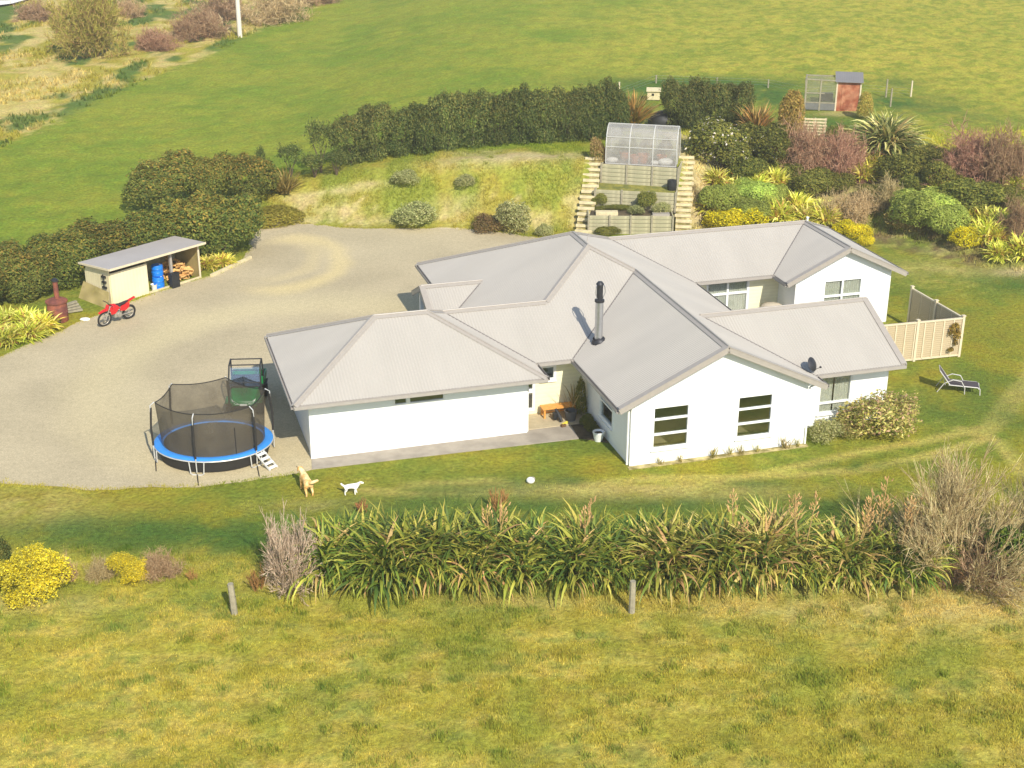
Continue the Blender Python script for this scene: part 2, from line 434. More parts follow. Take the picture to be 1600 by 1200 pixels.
def mat_glass(name):
    m, nt, N, L, p = _new(name)
    t = N.new('ShaderNodeBsdfTransparent'); t.inputs['Color'].default_value = (.86, .88, .86, 1)
    g = N.new('ShaderNodeBsdfGlossy'); g.inputs['Roughness'].default_value = .04; g.inputs['Color'].default_value = (.9, .95, 1, 1)
    lw = N.new('ShaderNodeLayerWeight'); lw.inputs['Blend'].default_value = .25
    mr = N.new('ShaderNodeMapRange'); mr.inputs['To Min'].default_value = .13; mr.inputs['To Max'].default_value = .75
    L.new(lw.outputs['Fresnel'], mr.inputs['Value'])
    mx = N.new('ShaderNodeMixShader'); L.new(mr.outputs[0], mx.inputs[0]); L.new(t.outputs[0], mx.inputs[1]); L.new(g.outputs[0], mx.inputs[2])
    L.new(mx.outputs[0], N['Material Output'].inputs['Surface'])
    return m
def mat_ground(name):
    m, nt, N, L, p = _new(name)
    a = N.new('ShaderNodeAttribute'); a.attribute_name = 'Col'
    tc = N.new('ShaderNodeTexCoord')
    n1 = N.new('ShaderNodeTexNoise'); n1.inputs['Scale'].default_value = 5.5; n1.inputs['Detail'].default_value = 8; n1.inputs['Roughness'].default_value = .7
    n2 = N.new('ShaderNodeTexNoise'); n2.inputs['Scale'].default_value = 1.3; n2.inputs['Detail'].default_value = 6
    L.new(tc.outputs['Object'], n1.inputs['Vector']); L.new(tc.outputs['Object'], n2.inputs['Vector'])
    mr = N.new('ShaderNodeMapRange'); mr.inputs['From Min'].default_value = .28; mr.inputs['From Max'].default_value = .72; mr.inputs['To Min'].default_value = .5; mr.inputs['To Max'].default_value = 1.45
    L.new(n1.outputs['Fac'], mr.inputs['Value'])
    hv = N.new('ShaderNodeHueSaturation')
    m3 = N.new('ShaderNodeMapRange'); m3.inputs['From Min'].default_value = .3; m3.inputs['From Max'].default_value = .7; m3.inputs['To Min'].default_value = .485; m3.inputs['To Max'].default_value = .515
    L.new(n2.outputs['Fac'], m3.inputs['Value']); L.new(m3.outputs[0], hv.inputs['Hue']); L.new(mr.outputs[0], hv.inputs['Value']); L.new(a.outputs['Color'], hv.inputs['Color'])
    L.new(hv.outputs[0], p.inputs['Base Color']); p.inputs['Roughness'].default_value = .95; p.inputs['Specular IOR Level'].default_value = .1
    b = N.new('ShaderNodeBump'); b.inputs['Strength'].default_value = .8; b.inputs['Distance'].default_value = .16
    L.new(n1.outputs['Fac'], b.inputs['Height']); L.new(b.outputs[0], p.inputs['Normal'])
    return m
M_GROUND = mat_ground('grass_ground')
M_ROOFU = mat_lines('roof_sheet_u', lin(177, 170, 159), 'X', .13, .22, .5, .035, .008, .05, streak=(1.2, .12, 1))
M_ROOFV = mat_lines('roof_sheet_v', lin(177, 170, 159), 'Y', .13, .22, .5, .035, .008, .05, streak=(.12, 1.2, 1))
M_CAP = mat('ridge_metal', lin(160, 152, 142), .45, .0, .05)
M_GUTTER = mat('gutter_metal', lin(160, 153, 145), .5, .0, .06)
M_WHITE = mat_lines('white_cladding', lin(238, 240, 238), 'Z', .18, .25, .6, .03, .006, .03, profile='SAW')
M_CREAM = mat_lines('cream_boards', lin(236, 232, 196), 'Z', .18, .6, .6, .04, .012, .10, profile='SAW')
M_FRAME = mat('window_frame_white', lin(236, 236, 232), .45, 0, .03)
M_GLASS = mat_glass('window_glass')
M_FLOOR = mat('floor_carpet', lin(178, 164, 134), .9, 0, .1)
M_CURT = mat_lines("curtain_cloth", lin(240, 236, 224), 'X', .12, .8, .9, .06, .03, .12)
M_CONC = mat('concrete', lin(160, 150, 136), .85, 0, .08, 2.0, .25, 40, col2=lin(146, 137, 124))
M_STEEL = mat('flue_steel', lin(190, 190, 190), .35, .85, .08)
M_DARKM = mat('dark_metal', lin(58, 58, 62), .5, .5, .1)
M_BLACK = mat('black_plastic', lin(38, 38, 40), .55, 0, .1)
M_WOOD = mat('orange_wood', lin(214, 150, 72), .55, 0, .15, 8)
M_TIMBER = mat('weathered_timber', lin(176, 168, 136), .85, 0, .18, 5, .4, 30, col2=lin(148, 146, 116), sc2=.9)
M_TIMB2 = mat('pale_timber', lin(206, 192, 152), .85, 0, .15, 5, .4, 30)
M_GREYW = mat('grey_post_wood', lin(150, 142, 120), .9, 0, .2, 6, .4, 30)
M_FENCE = mat_lines('tan_fence_board', lin(184, 166, 134), 'Z', .10, .5, .8, .06, .012, .12)
M_FRAIL = mat('cream_fence_rail', lin(208, 194, 164), .7, 0, .06)
M_LEAF = mat_leaf('leaf'); M_BLADE = mat_leaf('strap_leaf', .3, .5, .03, .16, .22); M_TWIG = mat_leaf('twig', .0, .8, .04, .18)
M_GRASS = mat_leaf('grass_blade', .45, .6, 0, 0)
M_BARK = mat('bark', lin(96, 82, 62), .9, 0, .2, 8, .5, 25)
# ================================================================== ground
def axis(lo, hi, step, far, mid=None):
    a = np.arange(lo, hi + 1e-6, step); n = 22
    g = np.geomspace(step * 2, far, n)
    return np.concatenate([(lo - g)[::-1], a, hi + g])
gx = axis(-62, 62, 0.36, 1500)
gy = np.concatenate([np.linspace(-200, 22, 14), np.arange(26, 44, 0.2), np.arange(44, 96, 0.3), np.arange(96, 190, 0.45), 190 + np.geomspace(3, 1800, 24)])
GX, GY = np.meshgrid(gx, gy)
GZ = terrain(GX, GY)
# keep the ground a touch under the drive, patio and floor slab
nx, ny = len(gx), len(gy)
idx = np.arange(nx * ny).reshape(ny, nx)
F4 = np.stack([idx[:-1, :-1], idx[:-1, 1:], idx[1:, 1:], idx[1:, :-1]], -1).reshape(-1, 4)
V = np.stack([GX, GY, GZ], -1).reshape(-1, 3)
ground = link('ground', np_mesh('ground', V, F4, gcol(GX, GY).reshape(-1, 3), True), M_GROUND)
tag(ground, 'hillside of lawn, pasture and garden soil', kind='structure')

# gravel drive: one sheet with a ragged edge
dpoly = [atz(*q, 0)[:2] for q in [(-420, 700), (-200, 742), (0, 755), (130, 765), (270, 763), (360, 756), (430, 746), (488, 735)]]
hw = lambda u, v, z=0: HO + HU * u + HV * v + np.array([0, 0, z])
dpoly += [hw(-11.4, 3.3)[:2], hw(-11.2, 6)[:2], hw(-2, 9)[:2], hw(4, 20)[:2], hw(8, 22.5)[:2]]
dpoly += [atz(*q, 0)[:2] for q in [(850, 372), (820, 368), (760, 361), (700, 356), (620, 358), (560, 357), (500, 353), (450, 350), (392, 352), (388, 392), (372, 414), (318, 436), (270, 448), (225, 464), (180, 482), (118, 505), (84, 520), (40, 540), (0, 556), (-120, 600), (-330, 640), (-420, 670)]]
dp = []
for i, p in enumerate(dpoly):
    q = dpoly[(i + 1) % len(dpoly)]; L = np.hypot(*(np.array(q) - p)); n = max(1, int(L / .12))
    for k in range(n):
        t = k / n; x, y = np.array(p) * (1 - t) + np.array(q) * t
        dp.append((x + (fbm(x * .9, y * .9, 5, 5) - .5) * .5, y + (fbm(x * .9, y * .9, 8, 5) - .5) * .5))
bm = bmesh.new()
bm.faces.new([bm.verts.new((x, y, max(0.0, float(terrain(x, y))) + 0.012)) for x, y in dp])
bmesh.ops.triangulate(bm, faces=bm.faces)
me = bpy.data.meshes.new('driveway'); bm.to_mesh(me); bm.free()
def mat_gravel():
    m, nt, N, L, p = _new('gravel')
    tc = N.new('ShaderNodeTexCoord')
    nz = N.new('ShaderNodeTexNoise'); nz.inputs['Scale'].default_value = 16; nz.inputs['Detail'].default_value = 8; nz.inputs['Roughness'].default_value = .75
    nb = N.new('ShaderNodeTexNoise'); nb.inputs['Scale'].default_value = .22; nb.inputs['Detail'].default_value = 6
    nw = N.new('ShaderNodeTexNoise'); nw.inputs['Scale'].default_value = .35; nw.inputs['Detail'].default_value = 3
    for n in (nz, nb, nw): L.new(tc.outputs['Object'], n.inputs['Vector'])
    mx = N.new('ShaderNodeMix'); mx.data_type = 'RGBA'
    mx.inputs[6].default_value = (*lin(190, 175, 142), 1); mx.inputs[7].default_value = (*lin(177, 163, 132), 1)
    r = N.new('ShaderNodeMapRange'); r.inputs['From Min'].default_value = .38; r.inputs['From Max'].default_value = .62
    L.new(nb.outputs['Fac'], r.inputs['Value']); L.new(r.outputs[0], mx.inputs[0])
    src = mx.outputs[2]
    # worn wheel arcs of paler dust: (centre x, y, radius, width, amount, half-plane)
    def ring(src, cx, cy, rad, wid, amt, col, yc=None, sy=1.0):
        s1 = N.new('ShaderNodeVectorMath'); s1.operation = 'SUBTRACT'; s1.inputs[1].default_value = (cx + .6, cy + .6, 0)
        wob = N.new('ShaderNodeVectorMath'); wob.operation = 'MULTIPLY_ADD'; wob.inputs[1].default_value = (1.2, 1.2, 0)
        L.new(nw.outputs['Color'], wob.inputs[0]); L.new(tc.outputs['Object'], wob.inputs[2]); L.new(wob.outputs[0], s1.inputs[0])
        s2 = N.new('ShaderNodeVectorMath'); s2.operation = 'MULTIPLY'; s2.inputs[1].default_value = (1, sy, 0); L.new(s1.outputs[0], s2.inputs[0])
        ln = N.new('ShaderNodeVectorMath'); ln.operation = 'LENGTH'; L.new(s2.outputs[0], ln.inputs[0])
        d = N.new('ShaderNodeMath'); d.operation = 'SUBTRACT'; d.inputs[1].default_value = rad; L.new(ln.outputs['Value'], d.inputs[0])
        ab = N.new('ShaderNodeMath'); ab.operation = 'ABSOLUTE'; L.new(d.outputs[0], ab.inputs[0])
        mr = N.new('ShaderNodeMapRange'); mr.interpolation_type = 'SMOOTHSTEP'; mr.inputs['From Min'].default_value = 0; mr.inputs['From Max'].default_value = wid; mr.inputs['To Min'].default_value = amt; mr.inputs['To Max'].default_value = 0
        L.new(ab.outputs[0], mr.inputs['Value'])
        f = mr.outputs[0]
        if yc is not None:
            sp = N.new('ShaderNodeSeparateXYZ'); L.new(tc.outputs['Object'], sp.inputs[0])
            g = N.new('ShaderNodeMapRange'); g.interpolation_type = 'SMOOTHSTEP'; g.inputs['From Min'].default_value = yc[1]; g.inputs['From Max'].default_value = yc[2]
            L.new(sp.outputs[yc[0]], g.inputs['Value'])
            mm = N.new('ShaderNodeMath'); mm.operation = 'MULTIPLY'; L.new(f, mm.inputs[0]); L.new(g.outputs[0], mm.inputs[1]); f = mm.outputs[0]
        k = N.new('ShaderNodeMix'); k.data_type = 'RGBA'; k.inputs[7].default_value = (*col, 1); L.new(src, k.inputs[6]); L.new(f, k.inputs[0])
        return k.outputs[2]
    pale = lin(226, 204, 142)
    c0 = at(432, 412); src = ring(src, c0[0] + .2, c0[1], 3.3, 1.0, .5, pale, (0, c0[0] - 2.2, c0[0] + 1.2), .72)
    src = ring(src, c0[0] - .5, c0[1] + .6, 2.5, .8, .22, pale, (0, c0[0] - 1.5, c0[0] + 1.0), .72)
    c1 = at(430, 480); src = ring(src, c1[0] + 3, c1[1] - 9.5, 9.5, 2.2, .4, lin(208, 192, 148))
    c2 = at(300, 520); src = ring(src, c2[0] + 7, c2[1] - 4, 9.0, 2.5, .3, lin(204, 190, 146))
    c3 = at(600, 390); src = ring(src, c3[0], c3[1] + 2, 1.0, 6.0, .25, lin(196, 184, 150))
    mr = N.new('ShaderNodeMapRange'); mr.inputs['From Min'].default_value = .3; mr.inputs['From Max'].default_value = .7; mr.inputs['To Min'].default_value = .74; mr.inputs['To Max'].default_value = 1.2
    L.new(nz.outputs['Fac'], mr.inputs['Value'])
    n4 = N.new('ShaderNodeTexNoise'); n4.inputs['Scale'].default_value = 4.0; n4.inputs['Detail'].default_value = 9; n4.inputs['Roughness'].default_value = .8; L.new(tc.outputs['Object'], n4.inputs['Vector'])
    r4 = N.new('ShaderNodeMapRange'); r4.inputs['From Min'].default_value = .32; r4.inputs['From Max'].default_value = .68; r4.inputs['To Min'].default_value = .86; r4.inputs['To Max'].default_value = 1.1; L.new(n4.outputs['Fac'], r4.inputs['Value'])
    mm4 = N.new('ShaderNodeMath'); mm4.operation = 'MULTIPLY'; L.new(mr.outputs[0], mm4.inputs[0]); L.new(r4.outputs[0], mm4.inputs[1])
    sc = N.new('ShaderNodeVectorMath'); sc.operation = 'SCALE'; L.new(src, sc.inputs[0]); L.new(mm4.outputs[0], sc.inputs['Scale'])
    L.new(sc.outputs[0], p.inputs['Base Color']); p.inputs['Roughness'].default_value = .95; p.inputs['Specular IOR Level'].default_value = .15
    b = N.new('ShaderNodeBump'); b.inputs['Strength'].default_value = .5; b.inputs['Distance'].default_value = .03; L.new(nz.outputs['Fac'], b.inputs['Height']); L.new(b.outputs[0], p.inputs['Normal'])
    return m
M_GRAVEL = mat_gravel()
drive = tag(link('driveway', me, M_GRAVEL), 'pale gravel yard and turning circle', kind='structure')
DPOLY = dp

def hsheet(name, pts, z, m, label):
    mb = MB(); mb.prism([tuple(hw(u, v, z)) for u, v in pts], (0, 0, -.10)); return tag(mb.build(name, m), label, kind='structure')
hsheet('patio', [(-11.75, 3.12), (-1.05, 2.9), (-.85, 5.63), (-2.9, 5.63), (-2.9, 4.0), (-11.62, 4.0)], .035, M_CONC, 'concrete path and patio along the garage wing')
M_SOIL = mat('garden_soil', lin(98, 84, 62), .95, 0, .25, 5, .6, 30, col2=lin(70, 62, 46))
hsheet('garden_strip', [(-1.04, 2.95), (-.05, 2.2), (-.02, 5.62), (-.84, 5.62)], .03, M_SOIL, 'soil strip beside the entry corner')
hsheet('courtyard_paving', [(7.4, 7.1), (12.7, 7.1), (12.7, 13.2), (7.4, 13.2)], .03, M_CONC, 'paved courtyard between the two right wings')
M_EDGE = mat('bare_edge', lin(186, 170, 120), .95, 0, .25, 4, .4, 30, col2=lin(120, 110, 60), sc2=2.5)
hsheet('foundation_strip', [(-.12, -.3), (7.45, -.34), (7.5, -.02), (-.1, -.02)], .02, M_EDGE, 'bare dry strip along the front gable wall')
# white farm road at the far left top corner
r0 = [at(*q) for q in [(-60, 2), (-20, 5), (16, 4), (48, -6), (70, -20)]]
r1 = [at(*q) for q in [(-60, 18), (-20, 14), (20, 9), (56, -1), (80, -12)]]
Vr = np.array([tuple(p) for p in r0 + r1]); Vr[:, 2] += .25
n = len(r0)
tag(link('road', np_mesh('road', Vr, [[i, i + 1, n + i + 1, n + i] for i in range(n - 1)]), mat('pale_road', lin(236, 232, 222), .8, 0, .04)), 'white farm road in the far corner', kind='structure')

# ================================================================== house
ZE, T, OV, OG = 2.6, 0.473, 0.632, 0.34
house = thing('house', 'large white single storey house with many gabled and hipped pale grey metal roofs', 'house', HO, YAW)
def z_front(v, e=5.005): return ZE + T * (v - e)
E_ENT, E_BACK, E_REAR = 5.005, 18.964, 12.628
G0, G1, GF, GB = -12.249, -2.26, 3.376, 11.14
hg = (GB - GF) / 2
kE = (GB - E_ENT) / 2; vE_r = E_ENT + kE
W1, UM = 7.362, 2.043
UR = W1 + OV; UL = 2 * UM - UR; km = UR - UM
vBk = E_BACK - km
Rg = (G1 - hg, GF + hg); Lg = (G0 + hg, GF + hg)
fP = (G1 - kE, vE_r); eP = (UL + kE, vE_r)
cP = (W1 / 2, E_ENT + W1 / 2 + OV); dP = (UM, E_ENT + km); dB = (UM, vBk)
r0_, r1_ = 12.77, 17.841; uc = (r0_ + r1_) / 2; kr = (r1_ - r0_) / 2 + OV
v_rr = E_REAR + kr; jR = (UR - kr, v_rr)
w1_, wv, kw = 11.745, 4.191, 3.482
rv = 11.534
zf = lambda e, sgn, ax: (lambda u, v: ZE + T * sgn * ((v if ax else u) - e))
PLANES = [  # polygon in plan, height function, rib direction
    ([(G0, GF), (G1, GF), Rg, Lg], zf(GF, 1, 1), 0),
    ([(G0, GF), Lg, (G0, GB)], zf(G0, 1, 0), 1),
    ([(G1, GF), (G1, E_ENT), fP, Rg], zf(G1, -1, 0), 1),
    ([(G0, GB), Lg, Rg, fP, eP, (UL, GB)], zf(GB, -1, 1), 0),
    ([(G1, E_ENT), (-OV, E_ENT), cP, dP, eP, fP], zf(E_ENT, 1, 1), 0),
    ([eP, dP, dB, (UL, E_BACK), (UL, GB)], zf(UL, 1, 0), 1),
    ([(-OV, -OG), (W1 / 2, -OG), cP, (-OV, E_ENT)], zf(-OV, 1, 0), 1),
    ([(W1 / 2, -OG), (UR, -OG), (UR, wv - kw), (UR - kw, wv), (UR, wv + kw), (UR, E_REAR), jR, dB, dP, cP], zf(UR, -1, 0), 1),
    ([(UL, E_BACK), dB, jR, (uc, v_rr), (r1_ + OV, E_BACK)], zf(E_BACK, -1, 1), 0),
    ([(UR, wv - kw), (w1_ + OG, wv - kw), (w1_ + OG, wv), (UR - kw, wv)], zf(wv - kw, 1, 1), 0),
    ([(UR - kw, wv), (w1_ + OG, wv), (w1_ + OG, wv + kw), (UR, wv + kw)], zf(wv + kw, -1, 1), 0),
    ([(UR, E_REAR), (r0_ - OV, E_REAR), (uc, v_rr), jR], zf(E_REAR, 1, 1), 0),
    ([(r0_ - OV, rv - OG), (uc, rv - OG), (uc, v_rr), (r0_ - OV, E_REAR)], zf(r0_ - OV, 1, 0), 1),
    ([(uc, rv - OG), (r1_ + OV, rv - OG), (r1_ + OV, E_BACK), (uc, v_rr)], zf(r1_ + OV, -1, 0), 1)]
# small entry porch gable on the drive side
pv, pz, pu0, pe = 13.25, 3.42, -5.05, 2.62
kp = (pz - pe) / T
pz_u = UL + (pz - ZE) / T
PLANES += [([(pu0, pv - kp), (UL, pv - kp), (pz_u, pv), (pu0, pv)], (lambda u, v: pe + T * (v - pv + kp)), 0),
           ([(pu0, pv), (pz_u, pv), (UL, pv + kp), (pu0, pv + kp)], (lambda u, v: pe + T * (pv + kp - v)), 0)]
def corrugate(poly, f, d, per=.125, amp=.0105, seg=6):
    """real corrugations running down the slope of one roof plane"""
    ci = 1 if d else 0; oi = 1 - ci; cs = [p[ci] for p in poly]; lo, hi = min(cs), max(cs)
    lines = sorted(set([round(c, 5) for c in cs] + [round(lo + i * per / seg, 5) for i in range(int((hi - lo) / (per / seg)) + 1)]))
    n = len(poly); V = []; F = []
    def xs(c, side):
        r = []
        for i in range(n):
            a, b = poly[i], poly[(i + 1) % n]; m = c + side * 1e-7
            if (a[ci] > m) != (b[ci] > m): r.append((a[oi] + (b[oi] - a[oi]) * (c - a[ci]) / (b[ci] - a[ci])))
        return sorted(r)
    for a, b in zip(lines[:-1], lines[1:]):
        if b - a < 1e-4: continue
        A, B = xs(a, 1), xs(b, -1)
        for k in range(0, min(len(A), len(B)) - 1, 2):
            i0 = len(V)
            for (c, o) in ((a, A[k]), (b, B[k]), (b, B[k + 1]), (a, A[k + 1])):
                u, v = (o, c) if d else (c, o); V.append((u, v, f(u, v) + amp * math.cos(2 * math.pi * c / per)))
            F.append([i0, i0 + 1, i0 + 2, i0 + 3] if not d else [i0 + 3, i0 + 2, i0 + 1, i0])
    return V, F
for poly, f, d in PLANES:
    mb = MB(); top = [(u, v, f(u, v) - .022) for u, v in poly]
    mb.prism(top, (0, 0, -.03)); rp = mb.build('roof_plane', M_GUTTER, house)
    V, F = corrugate(poly, f, d); link('roof_sheet', np_mesh('roof_sheet', V, F, None, False), M_ROOFV if d else M_ROOFU, rp)
def zat(u, v):
    best = None
    for poly, f, d in PLANES:
        if inpoly(np.array([u]), np.array([v]), poly)[0]:
            z = f(u, v); best = z if best is None else max(best, z)
    return best
def pt(p, f): return (p[0], p[1], f(*p))
def cap(p, q, zp, zq, name='ridge_cap', w=.17):
    """folded metal cap: two low wings and a rolled top"""
    a = Vector((p[0], p[1], zp + .035)); b = Vector((q[0], q[1], zq + .035)); d = (b - a).normalized(); s_ = d.cross(Vector((0, 0, 1))).normalized()
    hip = abs(zp - zq) > .05
    drop = (T * (.72 if hip else 1.0)) * w
    mb = MB()
    for sg in (1, -1):
        o = s_ * sg * w - Vector((0, 0, drop)); mb.prism([a, b, b + o, a + o], (0, 0, -.012))
    mb.tube([a + Vector((0, 0, .01)), b + Vector((0, 0, .01))], .035, 6)
    mb.build(name, M_CAP, house)
zR = lambda k: ZE + T * k
cap(Lg, Rg, zR(hg), zR(hg)); cap(Lg, (G0, GF), zR(hg), ZE); cap(Lg, (G0, GB), zR(hg), ZE); cap(Rg, (G1, GF), zR(hg), ZE); cap(Rg, fP, zR(hg), zR(kE))
cap(fP, eP, zR(kE), zR(kE)); cap(eP, dP, zR(kE), zR(km)); cap(dP, dB, zR(km), zR(km)); cap(dB, (UL, E_BACK), zR(km), ZE)
cap(dP, cP, zR(km), zR(W1 / 2 + OV)); cap(cP, (W1 / 2, -OG), zR(W1 / 2 + OV), zR(W1 / 2 + OV)); cap(dB, jR, zR(km), zR(kr))
cap(jR, (uc, v_rr), zR(kr), zR(kr)); cap((uc, v_rr), (uc, rv - OG), zR(kr), zR(kr)); cap((uc, v_rr), (r1_ + OV, E_BACK), zR(kr), ZE)
cap((UR - kw, wv), (w1_ + OG, wv), zR(kw), zR(kw)); cap((pz_u, pv), (pu0, pv), pz, pz)
M_VAL = mat('valley_metal', lin(120, 114, 110), .5, 0, .1)
def valley(p, q, zp, zq):
    a = Vector((p[0], p[1], zp + .006)); b = Vector((q[0], q[1], zq + .006)); mb = MB()
    mb.tube([a, b], .028, 5); mb.build('valley_gutter', M_VAL, house)
valley((G1, E_ENT), fP, ZE, zR(kE)); valley((-OV, E_ENT), cP, ZE, zR(W1 / 2 + OV)); valley(eP, (UL, GB), zR(kE), ZE)
valley((UR, E_REAR), jR, ZE, zR(kr)); valley((r0_ - OV, E_REAR), (uc, v_rr), ZE, zR(kr))
valley((UR, wv - kw), (UR - kw, wv), ZE, zR(kw)); valley((UR, wv + kw), (UR - kw, wv), ZE, zR(kw)); valley((UL, pv - kp), (pz_u, pv), pe, pz)
# gutters along the eaves (box channel hung just off the sheet edge)
def gutter(p, q, out, z=ZE):
    a = Vector((p[0], p[1], 0)) + Vector((out[0], out[1], 0)) * .055; b = Vector((q[0], q[1], 0)) + Vector((out[0], out[1], 0)) * .055
    mb = MB(); za = z - .075
    mb.beam(a + Vector((0, 0, za - .05)), b + Vector((0, 0, za - .05)), .10, .012)
    o = Vector((out[0], out[1], 0)) * .056
    mb.beam(a + o + Vector((0, 0, za)), b + o + Vector((0, 0, za)), .012, .13)
    mb.beam(a - o * .9 + Vector((0, 0, za - .03)), b - o * .9 + Vector((0, 0, za - .03)), .02, .17)
    mb.build('gutter', M_GUTTER, house)
gutter((G0, GF), (G1, GF), (0, -1)); gutter((G0, GF), (G0, GB), (-1, 0)); gutter((G1, GF), (G1, E_ENT), (1, 0)); gutter((G1, E_ENT), (-OV, E_ENT), (0, -1))
gutter((-OV, E_ENT), (-OV, -OG), (-1, 0)); gutter((UR, -OG), (UR, wv - kw), (1, 0)); gutter((UR, wv - kw), (w1_ + OG, wv - kw), (0, -1)); gutter((UR, wv + kw), (UR, E_REAR), (1, 0))
gutter((UR, wv + kw), (w1_ + OG, wv + kw), (0, 1)); gutter((UR, E_REAR), (r0_ - OV, E_REAR), (0, -1)); gutter((r0_ - OV, E_REAR), (r0_ - OV, rv - OG), (-1, 0)); gutter((r1_ + OV, rv - OG), (r1_ + OV, E_BACK), (1, 0))
gutter((UL, pv + kp), (UL, E_BACK), (-1, 0)); gutter((G0, GB), (UL, GB), (0, 1)); gutter((UL, GB), (UL, pv - kp), (-1, 0)); gutter((UL, E_BACK), (r1_ + OV, E_BACK), (0, 1)); gutter((pu0, pv - kp), (UL, pv - kp), (0, -1), pe)
def barge(p, q, zp, zq, out):
    o = Vector((out[0], out[1], 0)) * .03; mb = MB()
    mb.beam(Vector((p[0], p[1], zp - .09)) + o, Vector((q[0], q[1], zq - .09)) + o, .05, .22)
    c = Vector((out[0], out[1], 0)) * -.06
    mb.beam(Vector((p[0], p[1], zp + .03)) + c, Vector((q[0], q[1], zq + .03)) + c, .26, .03)
    mb.build('bargeboard', M_CAP, house)
zg = zR(W1 / 2 + OV)
barge((-OV, -OG), (W1 / 2, -OG), ZE, zg, (0, -1)); barge((W1 / 2, -OG), (UR, -OG), zg, ZE, (0, -1))
barge((r0_ - OV, rv - OG), (uc, rv - OG), ZE, zR(kr), (0, -1)); barge((uc, rv - OG), (r1_ + OV, rv - OG), zR(kr), ZE, (0, -1))
barge((w1_ + OG, wv - kw), (w1_ + OG, wv), ZE, zR(kw), (1, 0)); barge((w1_ + OG, wv), (w1_ + OG, wv + kw), zR(kw), ZE, (1, 0))
barge((pu0, pv - kp), (pu0, pv), pe, pz, (-1, 0)); barge((pu0, pv), (pu0, pv + kp), pz, pe, (-1, 0))

# walls: p0 -> p1 along the outer face, thickness to the inside
WT = .16; WTOP = 2.83
def wall(p0, p1, inn, opens=(), top=WTOP, m=M_WHITE, gable=None, z0=-.3, th=WT):
    p0 = Vector((*p0, 0)); p1 = Vector((*p1, 0)); d = (p1 - p0); L = d.length; d.normalize(); i_ = Vector((*inn, 0)); mb = MB()
    ss_ = sorted(set([0, L] + [s for o in opens for s in o[:2]]))
    for a, b in zip(ss_[:-1], ss_[1:]):
        mid = (a + b) / 2; cuts = sorted([(o[2], o[3]) for o in opens if o[0] < mid < o[1]]); z = z0
        for (c0, c1) in cuts + [(top, None)]:
            if c0 > z + 1e-3:
                q = p0 + d * a; r = p0 + d * b
                mb.prism([(q.x, q.y, z), (r.x, r.y, z), (r.x, r.y, c0), (q.x, q.y, c0)], i_ * th)
            z = c1
    if gable:
        (s0, za), (s1, zb), (s2, zc) = gable
        pts = [p0 + d * s0, p0 + d * s2, p0 + d * s2, p0 + d * s1, p0 + d * s0]; zz = [top, top, zc, zb, za]
        mb.prism([(q.x, q.y, z_) for q, z_ in zip(pts, zz)], i_ * th)
    return mb.build('wall', m, house)
def window(p0, p1, inn, s0, s1, z0, z1, us=(), zs=(), fw=.055, curtain=0, sill=True, name='window', mull=.07):
    """frame (a part) with panes and curtains as its sub-parts"""
    p0 = Vector((*p0, 0)); d = (Vector((*p1, 0)) - p0).normalized(); i_ = Vector((*inn, 0)); mb = MB()
    P = lambda s, z, k: p0 + d * s + i_ * k + Vector((0, 0, z))
    k = .035
    def bar(sa, za, sb, zb, w):
        if abs(za - zb) < 1e-6: mb.beam(P(sa, za, k), P(sb, zb, k), .09, w)
        else: mb.beam(P(sa, za, k), P(sb, zb, k), w, .088, up=tuple(i_))
    bar(s0, z1 - fw / 2, s1, z1 - fw / 2, fw); bar(s0, z0 + fw / 2, s1, z0 + fw / 2, fw)
    bar(s0 + fw / 2, z0 + fw, s0 + fw / 2, z1 - fw, fw); bar(s1 - fw / 2, z0 + fw, s1 - fw / 2, z1 - fw, fw)
    for u in us: bar(u, z0 + fw, u, z1 - fw, mull)
    for z in zs: bar(s0 + fw, z, s1 - fw, z, mull * .98)
    # trim proud of the cladding
    t = .05
    for (sa, za, sb, zb) in ((s0 - t, z1 + t / 2, s1 + t, z1 + t / 2), (s0 - t, z0 - t / 2, s1 + t, z0 - t / 2)):
        mb.beam(P(sa, za, -.012), P(sb, zb, -.012), .03, t)
    for s in (s0 - t / 2, s1 + t / 2): mb.beam(P(s, z0, -.012), P(s, z1, -.012), t * .96, .028, up=tuple(i_))
    if sill: mb.beam(P(s0 - .06, z0 - .06, -.04), P(s1 + .06, z0 - .06, -.04), .10, .03)
    w = mb.build(name, M_FRAME, house)
    ub = [s0 + fw] + list(us) + [s1 - fw]; zb = [z0 + fw] + list(zs) + [z1 - fw]
    for a, b in zip(ub[:-1], ub[1:]):
        for c, e in zip(zb[:-1], zb[1:]):
            g = MB(); g.prism([P(a, c, .05), P(b, c, .05), P(b, e, .05), P(a, e, .05)], i_ * .008); g.build('pane', M_GLASS, w)
    for kk in range(curtain):
        # pleated cloth hanging inside
        sa = s0 + (s1 - s0) * kk / curtain; sb = s0 + (s1 - s0) * (kk + (1 if kk == curtain - 1 else .9)) / curtain
        n = 24; V = []
        for j in range(n + 1):
            s = sa + (sb - sa) * j / n; off = .10 + .025 * math.sin(j * 2.1)
            V += [tuple(P(s, z0 - .05, off)), tuple(P(s, z1 + .02, off))]
        link('curtain', np_mesh('curtain', V, [[2 * j, 2 * j + 2, 2 * j + 3, 2 * j + 1] for j in range(n)]), M_CURT, w)
    return w
